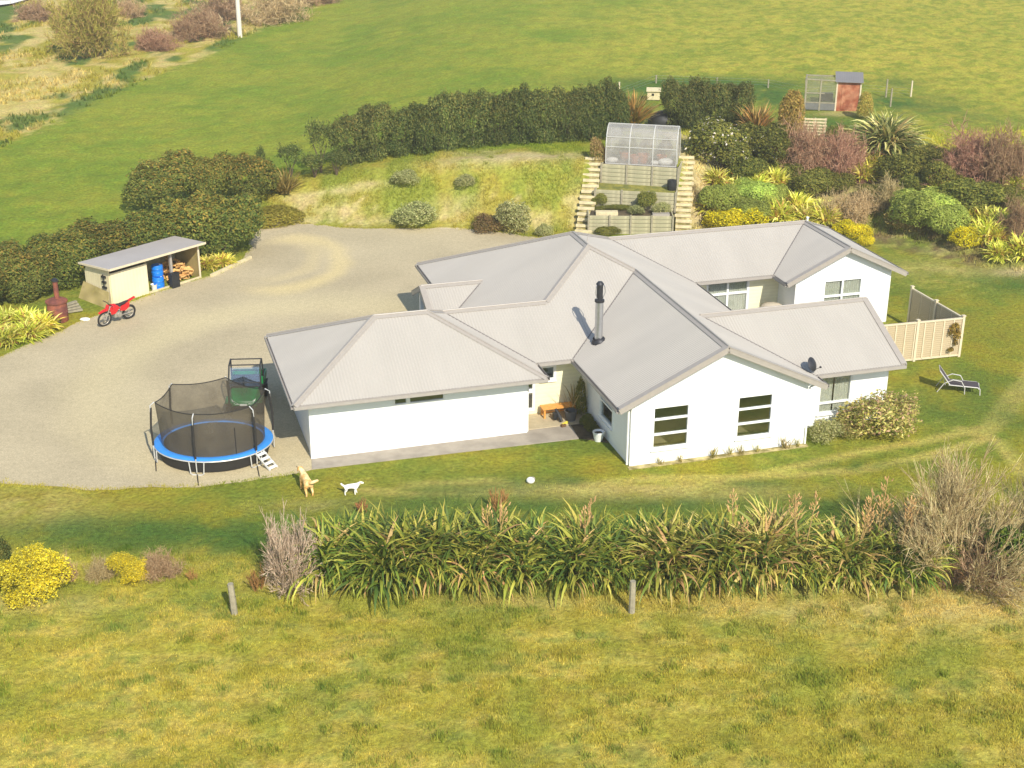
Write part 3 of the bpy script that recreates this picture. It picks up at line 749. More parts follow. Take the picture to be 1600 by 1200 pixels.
# front gable
wx = (0, 1)
opA = (.89, 2.38, .60, 2.36); opB = (4.40, 5.90, .60, 2.38)
gz = lambda s, e0: ZE + T * (s + OV) - .06
wall((0, 0), (W1, 0), wx, [opA, opB], gable=((0, WTOP), (W1 / 2, gz(W1 / 2, 0)), (W1, WTOP)))
window((0, 0), (W1, 0), wx, *opA, zs=(1.20, 1.83)); window((0, 0), (W1, 0), wx, *opB, zs=(1.20, 1.82))
LW = (5.637 - 3.40, 5.637 - 1.97)   # measured from the back end
wall((0, 5.637), (0, WT + .003), (1, 0), [(LW[0], LW[1], .72, 2.05)]); window((0, 5.637), (0, 0), (1, 0), LW[0], LW[1], .72, 2.05, zs=(1.45,))
# right side of the front gable and right wing
wall((W1, WT + .003), (W1, 1.341 + WT), (-1, 0))
wall((W1 + .003, 1.341), (w1_, 1.341), (0, 1), [(8.66 - W1, 10.1 - W1, .55, 2.18)])
window((W1, 1.341), (w1_, 1.341), (0, 1), 8.66 - W1, 10.1 - W1, .55, 2.18, zs=(1.0,), curtain=2)
vb_w = wv + kw - OV
wall((w1_, 1.341 + WT + .003), (w1_, vb_w - WT - .003), (-1, 0), gable=((0, WTOP), (wv - 1.341 - WT, zR(kw) - .06), (vb_w - 1.341 - 2 * WT, WTOP)))
wall((w1_, vb_w), (W1, vb_w), (0, -1))
# courtyard
RVW = E_REAR + OV
wall((W1, vb_w + .003), (W1, RVW - .003), (-1, 0))
cw = (9.0 - W1, 11.15 - W1, .12, 2.34)
wall((W1 - .2, RVW), (r0_ - .003, RVW), (0, 1), [(cw[0] + .2, cw[1] + .2, cw[2], cw[3])], m=M_CREAM)
window((W1, RVW), (r0_, RVW), (0, 1), *cw, us=(10.08 - W1,), zs=(1.62,), curtain=1, mull=.10, name='glazed_door', sill=False)
wall((r0_, RVW + WT), (r0_, rv + WT + .003), (1, 0))
# rear gable wing
rwo = (14.28 - r0_, 16.30 - r0_, .75, 2.43)
wall((r0_, rv), (r1_, rv), wx, [rwo], gable=((0, WTOP), (uc - r0_, zR(kr) - .06), (r1_ - r0_, WTOP)))
window((r0_, rv), (r1_, rv), wx, *rwo, us=(15.27 - r0_,), zs=(1.62,), curtain=2, mull=.09)
BW = E_BACK - OV
wall((r1_, rv + WT + .003), (r1_, BW - .003), (-1, 0)); wall((r1_, BW), (UL + OV, BW), (0, -1)); wall((UL + OV, BW - WT - .003), (UL + OV, GB - OV), (1, 0))
wall((UL + OV - .003, GB - OV), (G0 + OV, GB - OV), (0, -1))
# garage wing
gw0, gw1 = G0 + OV, G1 - OV
wall((gw0, GB - OV - WT - .003), (gw0, GF + OV + WT + .003), (1, 0), [(1.0, 5.9, -.3, 2.2)])
mb = MB()
for k in range(5): mb.box2((gw0 + .04, GB - OV - WT - 5.88, .02 + k * .436), (gw0 + .09, GB - OV - WT - 1.02, .02 + k * .436 + .425))
mb.build('garage_door', M_FRAME, house)
gh = [(-8.29 - gw0, -7.79 - gw0, 1.90, 2.2), (-7.69 - gw0, -6.30 - gw0, 1.90, 2.2)]
wall((gw0, GF + OV), (gw1, GF + OV), wx, gh)
for g_ in gh: window((gw0, GF + OV), (gw1, GF + OV), wx, *g_, fw=.03, sill=False)
wall((gw1, GF + OV + WT + .003), (gw1, E_ENT + OV), (-1, 0))
ev = E_ENT + OV
eo = [(-2.46 - gw1, -2.10 - gw1, .27, 2.3), (-1.80 - gw1, -1.19 - gw1, 1.52, 2.12)]
wall((gw1 + .003, ev), (-.003, ev), wx, eo, m=M_CREAM)
window((gw1, ev), (0, ev), wx, *eo[0], zs=(1.1,), fw=.05, mull=.16, name='side_light', sill=False); window((gw1, ev), (0, ev), wx, *eo[1])
# porch posts and door-side wall
for v in (pv - kp + .35, pv + kp - .35): MB().box2((pu0 + .25, v - .09, 0), (pu0 + .43, v + .09, pe)).build('porch_post', M_FRAME, house)
# floor slab and a few inner walls so the rooms have depth
mb = MB()
for a, b in (((.2, .2), (W1 - .2, 18.1)), ((W1 - .2, 1.55), (w1_ - .2, vb_w - .2)), ((W1 - .2, RVW + .2), (r1_ - .2, BW - .2)), ((r0_ + .2, rv + .2), (r1_ - .2, RVW + .2)), ((gw0 + .2, GF + OV + .2), (.2, GB - OV - .2)), ((UL + OV + .2, GB - OV - .2), (.2, BW - .2))):
    mb.box2((a[0], a[1], -.2), (b[0], b[1], .06 + random.random() * .02))
mb.build('floor', M_FLOOR, house)
M_INNER = mat('inner_wall', lin(196, 188, 172), .9, 0, .04)
for a, b in (((.2, 5.2, .05), (W1 - .2, 5.32, 2.75)), ((.2, 9.2, .05), (W1 - .2, 9.3, 2.7)), ((W1, 15.6, .05), (r1_ - .2, 15.7, 2.7)), ((-2.7, 8, .05), (-.2, 8.1, 2.7))):
    MB().box2(a, b).build('inner_wall', M_INNER, house)
# ceiling
mb = MB(); mb.box2((.2, .2, 2.62), (W1 - .2, 18.1, 2.66)); mb.build('ceiling', M_INNER, house)
# furniture edges seen through the gable windows
# downpipes
for (u, v, z) in ((-.06, .14, 2.5), (W1 + .06, -.05, 2.5), (gw1 + .06, GF + .75, 2.5), (W1 + .10, 1.28, 2.5), (gw0 + .2, GF + OV - .05, 0)):
    if z: MB().tube([(u, v, .02), (u, v, 2.45), (u + (-.3 if u < 1 else .3) * (0 if u == gw1 + .06 else 1), v, 2.55)], .042, 8).build('downpipe', M_FRAME, house, True)
# corner boards
for (u, v) in ((0, 0), (W1, 0), (gw0, GF + OV), (gw1, GF + OV), (r0_, rv), (r1_, rv), (w1_, 1.341)):
    MB().box2((u - .012, v - .012, .02), (u + .07 if u in (0, gw0, r0_) else u + .012, v + .05, WTOP - .1)).build('corner_board', M_FRAME, house)
# flue
fu, fv = .54, 5.26; fz = ZE + T * (fu + OV)
mb = MB(); mb.tube([(fu, fv, fz - .2), (fu, fv, fz + 1.72)], .165, 16); fl = mb.build('flue', M_STEEL, house, True)
mb = MB(); mb.lathe([(.165, fz + 1.70), (.20, fz + 1.71), (.20, fz + 1.80), (.13, fz + 1.84), (.13, fz + 2.45), (.17, fz + 2.46), (.10, fz + 2.56), (0, fz + 2.57)], 16, (fu, fv, 0))
mb.build('cowl', M_DARKM, fl, True)
mb = MB(); mb.tube([(fu + .13, fv - .02, fz + 1.86), (fu + .22, fv - .03, fz + 2.1), (fu + .20, fv - .03, fz + 2.35), (fu + .12, fv, fz + 2.46)], .018, 5); mb.tube([(fu - .13, fv - .05, fz + 1.86), (fu - .21, fv - .08, fz + 2.1), (fu - .19, fv - .08, fz + 2.35), (fu - .12, fv, fz + 2.46)], .018, 5); mb.build('cowl_bracket', M_STEEL, fl)
mb = MB(); s = math.atan(T)
mb.lathe([(.30, 0), (.29, .05), (.18, .14), (.17, .2)], 16, M=Matrix.Translation((fu, fv, fz + .0)) @ Matrix.Rotation(-s, 4, 'Y')); mb.build('flue_flashing', M_DARKM, fl, True)
MB().lathe([(.05, 0), (.05, .5), (.08, .52), (.08, .58), (0, .6)], 10, (uc + .9, v_rr + 1.4, zR(kr) - .8)).build('vent_pipe', M_FRAME, house, True)
mb = MB(); mb.tube([(UM + .05, E_ENT + km + .3, zR(km) + .05), (UM + .12, E_ENT + km + .35, zR(km) + .28), (UM + .25, E_ENT + km + .5, zR(km) + .32)], .03, 6); mb.build('roof_vent', M_GUTTER, house)

# satellite dish on the right wing eave
p = hw(7.95, .78, 2.72)
dish_scale = .78
dish = thing('satellite_dish', 'small dark satellite dish on the roof edge beside the front gable', 'satellite dish', p, YAW)
dish.scale = (dish_scale,) * 3
Md = Matrix.Translation((-.05, 0, .42)) @ Matrix.Rotation(math.radians(35), 4, 'Z') @ Matrix.Rotation(math.radians(62), 4, 'X')
MB().lathe([(.0, .09), (.15, .075), (.28, .03), (.37, -.02), (.375, -.005), (.28, .05), (.15, .095), (0, .11)], 20, M=Md).build('reflector', M_DARKM, dish, True)
mb = MB(); mb.tube([(.12, .05, -.05), (.14, .05, .3), (0, 0, .42)], .025, 6); mb.build('mast', M_STEEL, dish)
mb = MB(); mb.tube([(-.1, -.15, .12), (.12, -.50, .42)], .014, 5); mb.box((.13, -.52, .44), (.07, .10, .07)); mb.build('receiver_arm', M_BLACK, dish)
# ================================================================== vegetation builders
def rot_rand(n, rng):
    v = rng.normal(size=(n, 3)); return v / np.linalg.norm(v, axis=1, keepdims=True)
def leaf_mesh(name, blobs, n, size, cols, seed, align=.55, rough=.2, inner=.62, tipcol=None, tipamt=.5, flower=None, flow_n=0):
    """leaf-sized faces spread through the outer part of a group of lobes"""
    rng = np.random.default_rng(seed); B = np.array(blobs, float)
    area = (B[:, 3] * B[:, 4] + B[:, 4] * B[:, 5] + B[:, 3] * B[:, 5]); k = rng.choice(len(B), n * 2, p=area / area.sum())
    d = rot_rand(n * 2, rng); d[:, 2] = np.where(d[:, 2] < -.55, -d[:, 2], d[:, 2])
    bump = 1 + rough * (fbm(d[:, 0] * 3 + k * 7.3 + 20, d[:, 1] * 3 + d[:, 2] * 2.3 + 20, seed % 50, 3) - .5) * 2
    rad = (inner + (1.02 - inner) * rng.random(n * 2) ** .55) * bump
    P = B[k, :3] + d * B[k, 3:6] * rad[:, None]
    keep = P[:, 2] > .01
    for j in range(len(B)):
        q = ((P - B[j, :3]) / B[j, 3:6]); keep &= (np.einsum('ij,ij->i', q, q) > .5) | (k == j)
    P = P[keep][:n]; d = d[keep][:n]; m = len(P); bb = k[keep][:n]
    no = d * align + rot_rand(m, rng) * (1 - align) + np.array([0, 0, .15]); no /= np.linalg.norm(no, axis=1, keepdims=True)
    a = np.cross(no, rot_rand(m, rng)); a /= np.linalg.norm(a, axis=1, keepdims=True); b = np.cross(no, a)
    s = size * (.6 + .8 * rng.random(m))[:, None]
    V = np.stack([P - a * s, P + b * s * .45 + no * s * .12, P + a * s, P - b * s * .45 + no * s * .12], 1).reshape(-1, 3)
    C = np.array(cols)[rng.integers(0, len(cols), m)]
    cl = fbm(P[:, 0] * 1.3 + 40, P[:, 1] * 1.3 + P[:, 2] + 40, seed % 37, 2)
    C = C * (.65 + .7 * cl)[:, None] * (.75 + .5 * rng.random(m))[:, None]
    if tipcol is not None:
        zt = (P[:, 2] - P[:, 2].min()) / (np.ptp(P[:, 2]) + 1e-6)
        t = (rng.random(m) < tipamt * np.clip(zt * 1.6 - .5, 0, 1))
        C[t] = np.array(tipcol) * (.7 + .6 * rng.random(t.sum()))[:, None]
    if flower is not None:
        f = rng.choice(m, min(flow_n, m), replace=False); C[f] = flower
        Vr = V.reshape(m, 4, 3); Vr[f] = P[f][:, None] + d[f][:, None] * size * .6 + (Vr[f] - P[f][:, None]) * .9; V = Vr.reshape(-1, 3)
    F = np.arange(m * 4).reshape(m, 4)
    return np_mesh(name, V, F, np.repeat(C, 4, 0))
def lobes(w, h, d, n, seed, z0=.0):
    rng = np.random.default_rng(seed); L = [(0, 0, h * .5 + z0, w * .40, d * .40, h * .46)]
    for i in range(n):
        a = 2 * math.pi * (i + rng.random() * .6) / n; r = .26 + .1 * rng.random(); zz = h * (.30 + .42 * rng.random())
        s = .22 + .10 * rng.random()
        L.append((math.cos(a) * w * r, math.sin(a) * d * r, zz + z0, w * s, d * s, min(h * (s + .06), zz * .98)))
    return L
def strap_mesh(name, n, L, w, seed, cols, up=(8, 62), droop=(.6, 1.6), base=.25, segs=5, stiff=1.0, dead=None, dead_f=.08):
    """sword-shaped leaves arching out of a clump"""
    rng = np.random.default_rng(seed)
    az = rng.random(n) * 2 * math.pi; inc = np.radians(up[0] + (up[1] - up[0]) * rng.random(n) ** .8)
    ln = L * (.65 + .45 * rng.random(n)); wd = w * (.7 + .6 * rng.random(n)); dr = droop[0] + (droop[1] - droop[0]) * rng.random(n) ** 1.5
    r0 = base * np.sqrt(rng.random(n)); a0 = rng.random(n) * 2 * math.pi
    p = np.stack([r0 * np.cos(a0), r0 * np.sin(a0), np.zeros(n)], 1)
    side = np.stack([-np.sin(az), np.cos(az), np.zeros(n)], 1); tw = rng.normal(0, .5, n)
    V = np.zeros((n, segs + 1, 2, 3)); ang = inc.copy()
    for i in range(segs + 1):
        t = i / segs; ww = wd * (1.0 if t < .6 else max(.06, (1 - t) / .4)) * (.75 + .25 * min(1, t * 4))
        upv = np.stack([-np.cos(az) * np.cos(ang), -np.sin(az) * np.cos(ang), np.sin(ang)], 1)
        sd = side * np.cos(tw)[:, None] + upv * np.sin(tw)[:, None]
        V[:, i, 0] = p - sd * (ww / 2)[:, None]; V[:, i, 1] = p + sd * (ww / 2)[:, None]
        dirn = np.stack([np.cos(az) * np.sin(ang), np.sin(az) * np.sin(ang), np.cos(ang)], 1)
        p = p + dirn * (ln / segs)[:, None]; ang = ang + dr * (.25 + 1.5 * t ** 1.5) / segs * 1.25
        p[:, 2] = np.maximum(p[:, 2], .03)
    ii = np.arange(n * (segs + 1) * 2).reshape(n, segs + 1, 2)
    F = np.stack([ii[:, :-1, 0], ii[:, :-1, 1], ii[:, 1:, 1], ii[:, 1:, 0]], -1).reshape(-1, 4)
    C = np.array(cols)[rng.integers(0, len(cols), n)] * (.7 + .6 * rng.random(n))[:, None]
    if dead is not None:
        k = rng.random(n) < dead_f; C[k] = np.array(dead) * (.7 + .6 * rng.random(k.sum()))[:, None]
    Cv = np.repeat(C[:, None], segs + 1, 1)
    return np_mesh(name, V.reshape(-1, 3), F, np.repeat(Cv.reshape(-1, 3), 2, 0), True)
def twig_mesh(name, h, w, seed, cols, stems=14, levels=3, kids=4, r0=.03, up=.35, jit=.35, flat=1.0, minr=.006, spread=1.0):
    """bare branching shrub: cross-section ribbons, forked level by level"""
    rng = np.random.default_rng(seed)
    P = []; Q = []; R0 = []; R1 = []; Lv = []
    a = rng.random(stems) * 2 * math.pi; el = .2 + .9 * rng.random(stems) * spread
    d = np.stack([np.cos(a) * np.sin(el), np.sin(a) * np.sin(el), np.cos(el)], 1); p = np.stack([.12 * w * np.cos(a) * rng.random(stems), .12 * w * np.sin(a) * rng.random(stems), np.zeros(stems)], 1)
    ln = h * .42 * (.7 + .5 * rng.random(stems)); r = np.full(stems, r0)
    for lv in range(levels):
        segp = p; segd = d; sl = ln / 2
        for s in range(2):
            q = segp + segd * sl[:, None]; P.append(segp); Q.append(q); R0.append(r * (1 - .25 * s)); R1.append(r * (.75 - .2 * s)); Lv.append(np.full(len(q), lv))
            segd = segd + rng.normal(0, jit * .5, segd.shape); segd[:, 2] += up * .3; segd /= np.linalg.norm(segd, axis=1, keepdims=True); segp = q
        if lv == levels - 1: break
        n = len(p); t = rng.random((n, kids)) * .75 + .25; t[:, 0] = 1
        st = p[:, None] + (segp - p)[:, None] * t[:, :, None]
        nd = segd[:, None] + rng.normal(0, jit * 1.3, (n, kids, 3)); nd[..., 2] += up; nd /= np.linalg.norm(nd, axis=2, keepdims=True)
        p = st.reshape(-1, 3); d = nd.reshape(-1, 3); ln = (np.repeat(ln, kids) * (.5 + .35 * rng.random(n * kids))); r = np.maximum(np.repeat(r, kids) * .55, minr)
    P = np.concatenate(P); Q = np.concatenate(Q); R0 = np.concatenate(R0); R1 = np.concatenate(R1); n = len(P)
    ext = max(np.abs(Q[:, :2]).max(0)); hz = np.percentile(Q[:, 2], 99)
    S = np.array([w / 2 / np.percentile(np.abs(Q[:, 0]), 97), w / 2 * flat / np.percentile(np.abs(Q[:, 1]), 97), h / hz]); P = P * S; Q = Q * S
    P[:, 2] = np.maximum(P[:, 2], 0); Q[:, 2] = np.maximum(Q[:, 2], .02)
    dd = Q - P; dd /= np.linalg.norm(dd, axis=1, keepdims=True) + 1e-9
    x = np.cross(dd, rot_rand(n, rng)); x /= np.linalg.norm(x, axis=1, keepdims=True) + 1e-9; y = np.cross(dd, x)
    ang = [0, 2.094, 4.189]; ring = lambda c, rr: np.stack([c + (x * math.cos(t) + y * math.sin(t)) * rr[:, None] for t in ang], 1)
    V = np.concatenate([ring(P, R0), ring(Q, R1)], 1).reshape(-1, 3)
    b = np.arange(n)[:, None] * 6
    F = np.concatenate([b + np.array([i, (i + 1) % 3, 3 + (i + 1) % 3, 3 + i]) for i in range(3)], 0)
    C = np.array(cols)[rng.integers(0, len(cols), n)] * (.75 + .5 * rng.random(n))[:, None]
    return np_mesh(name, V, F, np.repeat(C, 6, 0))
def trunk_mesh(h, r, seed, n=4, spread=.35):
    rng = random.Random(seed); mb = MB()
    for i in range(n):
        a = 6.283 * i / n + rng.random(); mb.tube([(0, 0, -.1), (math.cos(a) * spread * .3 * h, math.sin(a) * spread * .3 * h, h * .35), (math.cos(a + .3) * spread * h, math.sin(a + .3) * spread * h, h * .75)], [r, r * .7, r * .25], 5)
    bmesh.ops.recalc_face_normals(mb.bm, faces=mb.bm.faces)
    me = bpy.data.meshes.new('trunk'); mb.bm.to_mesh(me); mb.bm.free(); me.materials.append(M_BARK); return me
TRUNK = [trunk_mesh(1.0, .035, i, 5) for i in range(3)]
def plant(name, me, m, label, cat, p, rz=0, sc=(1, 1, 1), group=None, part='foliage', trunk=None, stuff=False, extra=None):
    t = thing(name, label, cat, p, rz, group)
    o = link(part, me, m, t); o.scale = sc
    if stuff: o['kind'] = 'stuff'
    if trunk is not None:
        k = link('trunk', TRUNK[trunk % 3], None, t); k.scale = (sc[0] * extra[0], sc[1] * extra[0], sc[2] * extra[1]) if extra else sc
    return t
ORD = ['leftmost', 'second from the left', 'third from the left', 'fourth from the left', 'fifth from the left', 'sixth from the left', 'seventh from the left', 'eighth from the left', 'ninth from the left', 'tenth from the left', 'eleventh from the left', 'twelfth from the left', 'thirteenth from the left', 'fourteenth from the left']

# ------------------------------------------------------------------ hedges
M_GOLDLEAF = mat_leaf('flower_leaf', .4, .65, .008, .1, .1)
HG = [lin(100, 112, 50), lin(80, 96, 46), lin(124, 128, 58), lin(116, 116, 54)]
HB = [lin(84, 98, 50), lin(70, 84, 44), lin(104, 112, 58), lin(120, 122, 66)]
hedgeA = [leaf_mesh('hedge_leaves', lobes(1, 1, 1, 9, s), 15000, .023, HG, s, .55, .36, tipcol=lin(150, 130, 58), tipamt=.35) for s in (31, 32, 33)]
hedgeB = [leaf_mesh('hedge_leaves', lobes(1, 1, 1, 8, s) + [(0, 0, .18, .4, .4, .2)], 15000, .022, HB, s, .5, .42, tipcol=lin(128, 118, 58), tipamt=.25) for s in (41, 42, 43, 44)]
rowA = [(-26.9, 66.2, 2.9, 2.1), (-25.3, 68.3, 3.1, 2.3), (-23.6, 70.3, 3.2, 2.5), (-21.8, 72.2, 3.3, 2.6), (-20.0, 74.0, 3.4, 2.9), (-18.0, 75.6, 3.6, 3.2), (-16.2, 75.6, 3.4, 3.1)]
for i, (x, y, w, h) in enumerate(rowA):
    plant('hedge_shrub', hedgeA[i % 3], M_LEAF, f'{ORD[i]} of the rounded bronze-green shrubs in the hedge behind the woodshed', 'hedge shrub', (x, y, float(terrain(x, y)) - .1), i * 1.3, (w * 1.12, w * 1.12, h * 1.05), 'hedge shrubs behind the woodshed', trunk=i, extra=(.5, .7))
rowA2 = [((256, 322), 3.9, 3.0, 'large rounded olive shrub at the left end of the upper hedge by the field'), ((333, 316), 2.6, 2.7, 'middle rounded shrub of the upper hedge by the field'), ((385, 316), 3.3, 2.95, 'dark green shrub touching the bronze flax at the upper hedge end')]
for i, (q, w, h, lb) in enumerate(rowA2):
    plant('hedge_shrub', hedgeA[(i + 1) % 3], M_LEAF, lb, 'hedge shrub', at(*q), i * 2.1, (w * 1.04, w * 1.04, h), 'upper hedge shrubs left of the grassy bank', trunk=i, extra=(.5, .7))
sapl = leaf_mesh('sapling_leaves', lobes(1, 1, .7, 6, 45, .3), 1500, .034, HB, 45, .3, .8, .25)
cx = [548, 585, 625, 662, 700, 738, 776, 814, 852, 888, 922, 953]; cb = [266, 259, 253, 248, 243, 239, 236, 233, 231, 229, 228, 226]; ct = [184, 176, 172, 160, 154, 150, 146, 146, 145, 143, 140, 138]
for i, (x, b, t_) in enumerate(zip(cx, cb, ct)):
    p = at(x, b - 6); h = (b - t_) / (F_PX / np.linalg.norm(p - np.array([0, 0, CAM_H])) * .96)
    plant('hedge_shrub', hedgeB[i % 4], M_LEAF, f'{ORD[i]} of the dark shrubs in the long hedge above the grassy bank', 'hedge shrub', p + np.array([0, .6, -.1]), i * 1.7, (2.45 + .25 * math.sin(i * 2.7), 2.2, h * (.91 + .07 * math.sin(i * 1.9))), 'long hedge above the grassy bank', trunk=i, extra=(.5, .8))
for i, (x, b, t_) in enumerate([(1060, 207, 138), (1090, 211, 135), (1122, 212, 140), (1150, 212, 143)]):
    p = at(x, b - 5); h = (b - t_) / (F_PX / np.linalg.norm(p - np.array([0, 0, CAM_H])) * .96)
    plant('hedge_shrub', hedgeB[(i + 2) % 4], M_LEAF, f'{ORD[i]} of the four clipped shrubs behind the greenhouse path', 'hedge shrub', p + np.array([0, .5, -.1]), i * 2.3 + 1, (2.3, 2.0, h), 'short hedge right of the greenhouse', trunk=i, extra=(.5, .8))
for q, w, h, lb in [((410, 280), .8, 1.6, 'thin spindly sapling standing above the bronze flax'), ((455, 277), 1.7, 1.6, 'small open sapling between the bronze flax and the long hedge'), ((502, 270), 1.9, 2.5, 'tall narrow shrub at the left of the long hedge'), ((492, 277), 2.0, 1.1, 'low dark shrub at the foot of the tall narrow shrub'), ((526, 274), 1.7, 1.2, 'low dark shrub below the left end of the long hedge')]:
    plant('sapling', sapl, M_LEAF, lb, 'shrub', at(*q), q[0], (w, w, h), None, trunk=1, extra=(.7, 1.0))

# ------------------------------------------------------------------ garden shrubs right of the greenhouse
DK = [lin(104, 110, 50), lin(120, 122, 56), lin(140, 136, 62), lin(88, 98, 46)]
camel = [leaf_mesh('shrub_leaves', lobes(1, 1, 1, 8, 51), 8000, .032, DK + [lin(132, 132, 64)], 51, .5, .3, flower=lin(238, 226, 214), flow_n=240), leaf_mesh('shrub_leaves', lobes(1, 1, 1, 8, 52), 8000, .032, DK + [lin(96, 104, 46)], 52, .5, .3, flower=lin(236, 228, 205), flow_n=40)]
low = [leaf_mesh('shrub_leaves', lobes(1, 1, 1, 7, s), 7000, .030, DK + [lin(150, 142, 66), lin(134, 136, 64)], s, .5, .36) for s in (61, 62, 63)]
hebe = [leaf_mesh('shrub_leaves', lobes(1, 1, 1, 6, s) , 9000, .026, [lin(164, 176, 80), lin(150, 166, 74), lin(178, 186, 92)], s, .6, .14, .8) for s in (71, 72)]
gold = [leaf_mesh('flower_leaves', lobes(1, 1, 1, 8, s), 4200, .036, [lin(232, 214, 30), lin(240, 226, 60), lin(214, 198, 34), lin(176, 172, 56)], s, .45, .35) for s in (81, 82)]
brown = [leaf_mesh('shrub_leaves', lobes(1, 1, 1, 7, s), 3600, .036, [lin(152, 130, 84), lin(168, 146, 96), lin(138, 128, 72), lin(136, 108, 74)], s, .3, .6, .4) for s in (91, 92)]
grey = [leaf_mesh('shrub_leaves', lobes(1, 1, 1, 7, s), 3800, .036, [lin(168, 166, 112), lin(154, 156, 100), lin(178, 172, 122), lin(136, 140, 84)], s, .3, .6, .4) for s in (95, 96)]
agap = [strap_mesh('strap_leaves', 380, .9, .075, s, [lin(196, 196, 70), lin(216, 210, 90), lin(172, 180, 62), lin(228, 216, 120)], (5, 70), (.9, 2.6), .25, 5, dead=lin(176, 132, 74), dead_f=.12) for s in (101, 102, 103)]
RED = [lin(162, 126, 100), lin(148, 112, 88), lin(176, 142, 112), lin(138, 98, 78)]
redt = [twig_mesh('twigs', 1, 1, s, RED, 30, 4, 6, .010, .12, .8, minr=.0042, spread=1.6) for s in (111, 112)]
brnt = [twig_mesh('twigs', 1, 1, s, [lin(172, 146, 106), lin(156, 130, 92), lin(188, 164, 124)], 26, 4, 5, .011, .12, .8, minr=.0048, spread=1.5) for s in (115, 116)]
def S(px): return px  # photo width in px, turned into metres below
def mpp(p): return np.linalg.norm(np.asarray(p) - np.array([0, 0, CAM_H])) / F_PX
def P(kind, q, wpx, hpx, label, cat='shrub', grp=None, mm=M_LEAF, name='garden_shrub', v=0, part='foliage', trunk=None, stuff=False, depth=1.0, sink=.04):
    p = at(*q); k = mpp(p); w = wpx * k; h = hpx * k * 1.06
    return plant(name, kind[v % len(kind)], mm, label, cat, p - np.array([0, 0, sink]), q[0] * .37 + q[1], (w, w * depth, h), grp, part, trunk, stuff, (.5, .8))
P(camel, (1128, 262), 88, 66, 'dark shrub speckled with white blossom beside the greenhouse path', name='flowering_shrub', trunk=0)
P(camel, (1190, 258), 74, 58, 'dark green shrub with a few white flowers left of the red bare shrubs', name='flowering_shrub', v=1, trunk=1)
P(camel, (1165, 282), 60, 36, 'low dark green shrub among the strap-leaved clumps by the path', v=1)
P(low, (1260, 306), 62, 36, 'dark rounded shrub below the left red bare shrub', v=0); P(low, (1305, 302), 50, 32, 'dark rounded shrub below the right red bare shrub', v=1)
P(low, (1405, 285), 60, 43, 'loose dark green shrub below the giant striped flax', v=2); P(low, (1452, 268), 58, 37, 'dark leafy shrub between the giant flax and the large red shrub', v=1)
P(low, (1472, 300), 53, 43, 'dark shrub at the left foot of the large red shrub', v=0); P(low, (1520, 325), 84, 39, 'wide low dark green shrub below the large red shrub', v=1); P(low, (1580, 318), 42, 25, 'dark shrub at the right frame edge below the red shrub', v=2)
P(low, (1430, 305), 50, 29, 'brownish green shrub above the large round green shrubs', v=2); P(low, (1240, 282), 38, 27, 'small dark shrub between strap-leaved clumps and red shrub', v=2); P(low, (1308, 222), 28, 25, 'dark shrub beside the wooden pallet', v=1); P(low, (1365, 310), 42, 22, 'low dark shrub in the middle of the garden slope', v=0)
P(hebe, (1122, 336), 58, 46, 'smooth green ball shrub nearest the timber steps', name='ball_shrub', v=0); P(hebe, (1178, 318), 70, 34, 'smooth green mound shrub at the back of the left trio', name='ball_shrub', v=1); P(hebe, (1168, 346), 64, 36, 'smooth green mound shrub behind the golden broom', name='ball_shrub', v=0); P(hebe, (1202, 326), 46, 36, 'smooth green ball shrub at the right of the left group', name='ball_shrub', v=1)
P(hebe, (1428, 360), 84, 58, 'large smooth green shrub at the left of the right group', name='ball_shrub', v=1); P(hebe, (1478, 374), 58, 50, 'green round shrub beside the small golden bush', name='ball_shrub', v=0); P(hebe, (1460, 345), 76, 42, 'green round shrub at the back of the right group', name='ball_shrub', v=1)
P(brown, (1410, 362), 52, 30, 'dead brown underside clump at the left of the large green shrub', v=0)
P(gold, (1128, 360), 56, 30, 'golden yellow broom bush left half behind the rear roof', mm=M_GOLDLEAF, name='golden_bush'); P(gold, (1166, 354), 56, 34, 'golden yellow broom bush right half behind the rear roof', mm=M_GOLDLEAF, name='golden_bush', v=1)
P(gold, (1318, 366), 34, 20, 'golden bush just behind the rear gable roof', mm=M_GOLDLEAF, name='golden_bush'); P(gold, (1340, 372), 36, 22, 'golden bush between two others at the rear gable', mm=M_GOLDLEAF, name='golden_bush', v=1); P(gold, (1352, 384), 24, 14, 'smallest golden bush, lowest of the three by the rear gable', mm=M_GOLDLEAF, name='golden_bush'); P(gold, (1506, 384), 42, 30, 'round golden bush at the right of the large green shrubs', mm=M_GOLDLEAF, name='golden_bush', v=1)
P(redt, (1258, 268), 84, 66, 'reddish bare shrub below the wooden pallet', mm=M_TWIG, name='bare_shrub', part='twigs', v=0); P(redt, (1312, 274), 74, 62, 'reddish brown bare shrub left of the giant striped flax', mm=M_TWIG, name='bare_shrub', part='twigs', v=1)
P(redt, (1512, 280), 96, 66, 'large red bare shrub at the right, left half', mm=M_TWIG, name='bare_shrub', part='twigs', v=0); P(redt, (1572, 284), 92, 70, 'large red bare shrub at the right, right half', mm=M_TWIG, name='bare_shrub', part='twigs', v=1)
P(brnt, (1330, 346), 60, 46, 'brown twiggy shrub behind the golden bushes', mm=M_TWIG, name='bare_shrub', part='twigs'); P(brnt, (1384, 322), 56, 40, 'brown twiggy shrub in the middle of the garden', mm=M_TWIG, name='bare_shrub', part='twigs', v=1); P(redt, (1588, 372), 50, 54, 'reddish brown twiggy shrub at the right frame edge above the lawn', mm=M_TWIG, name='bare_shrub', part='twigs'); P(brnt, (1300, 345), 44, 36, 'pale brown twiggy clump left of the twiggy shrub by the golden bushes', mm=M_TWIG, name='bare_shrub', part='twigs', v=1)
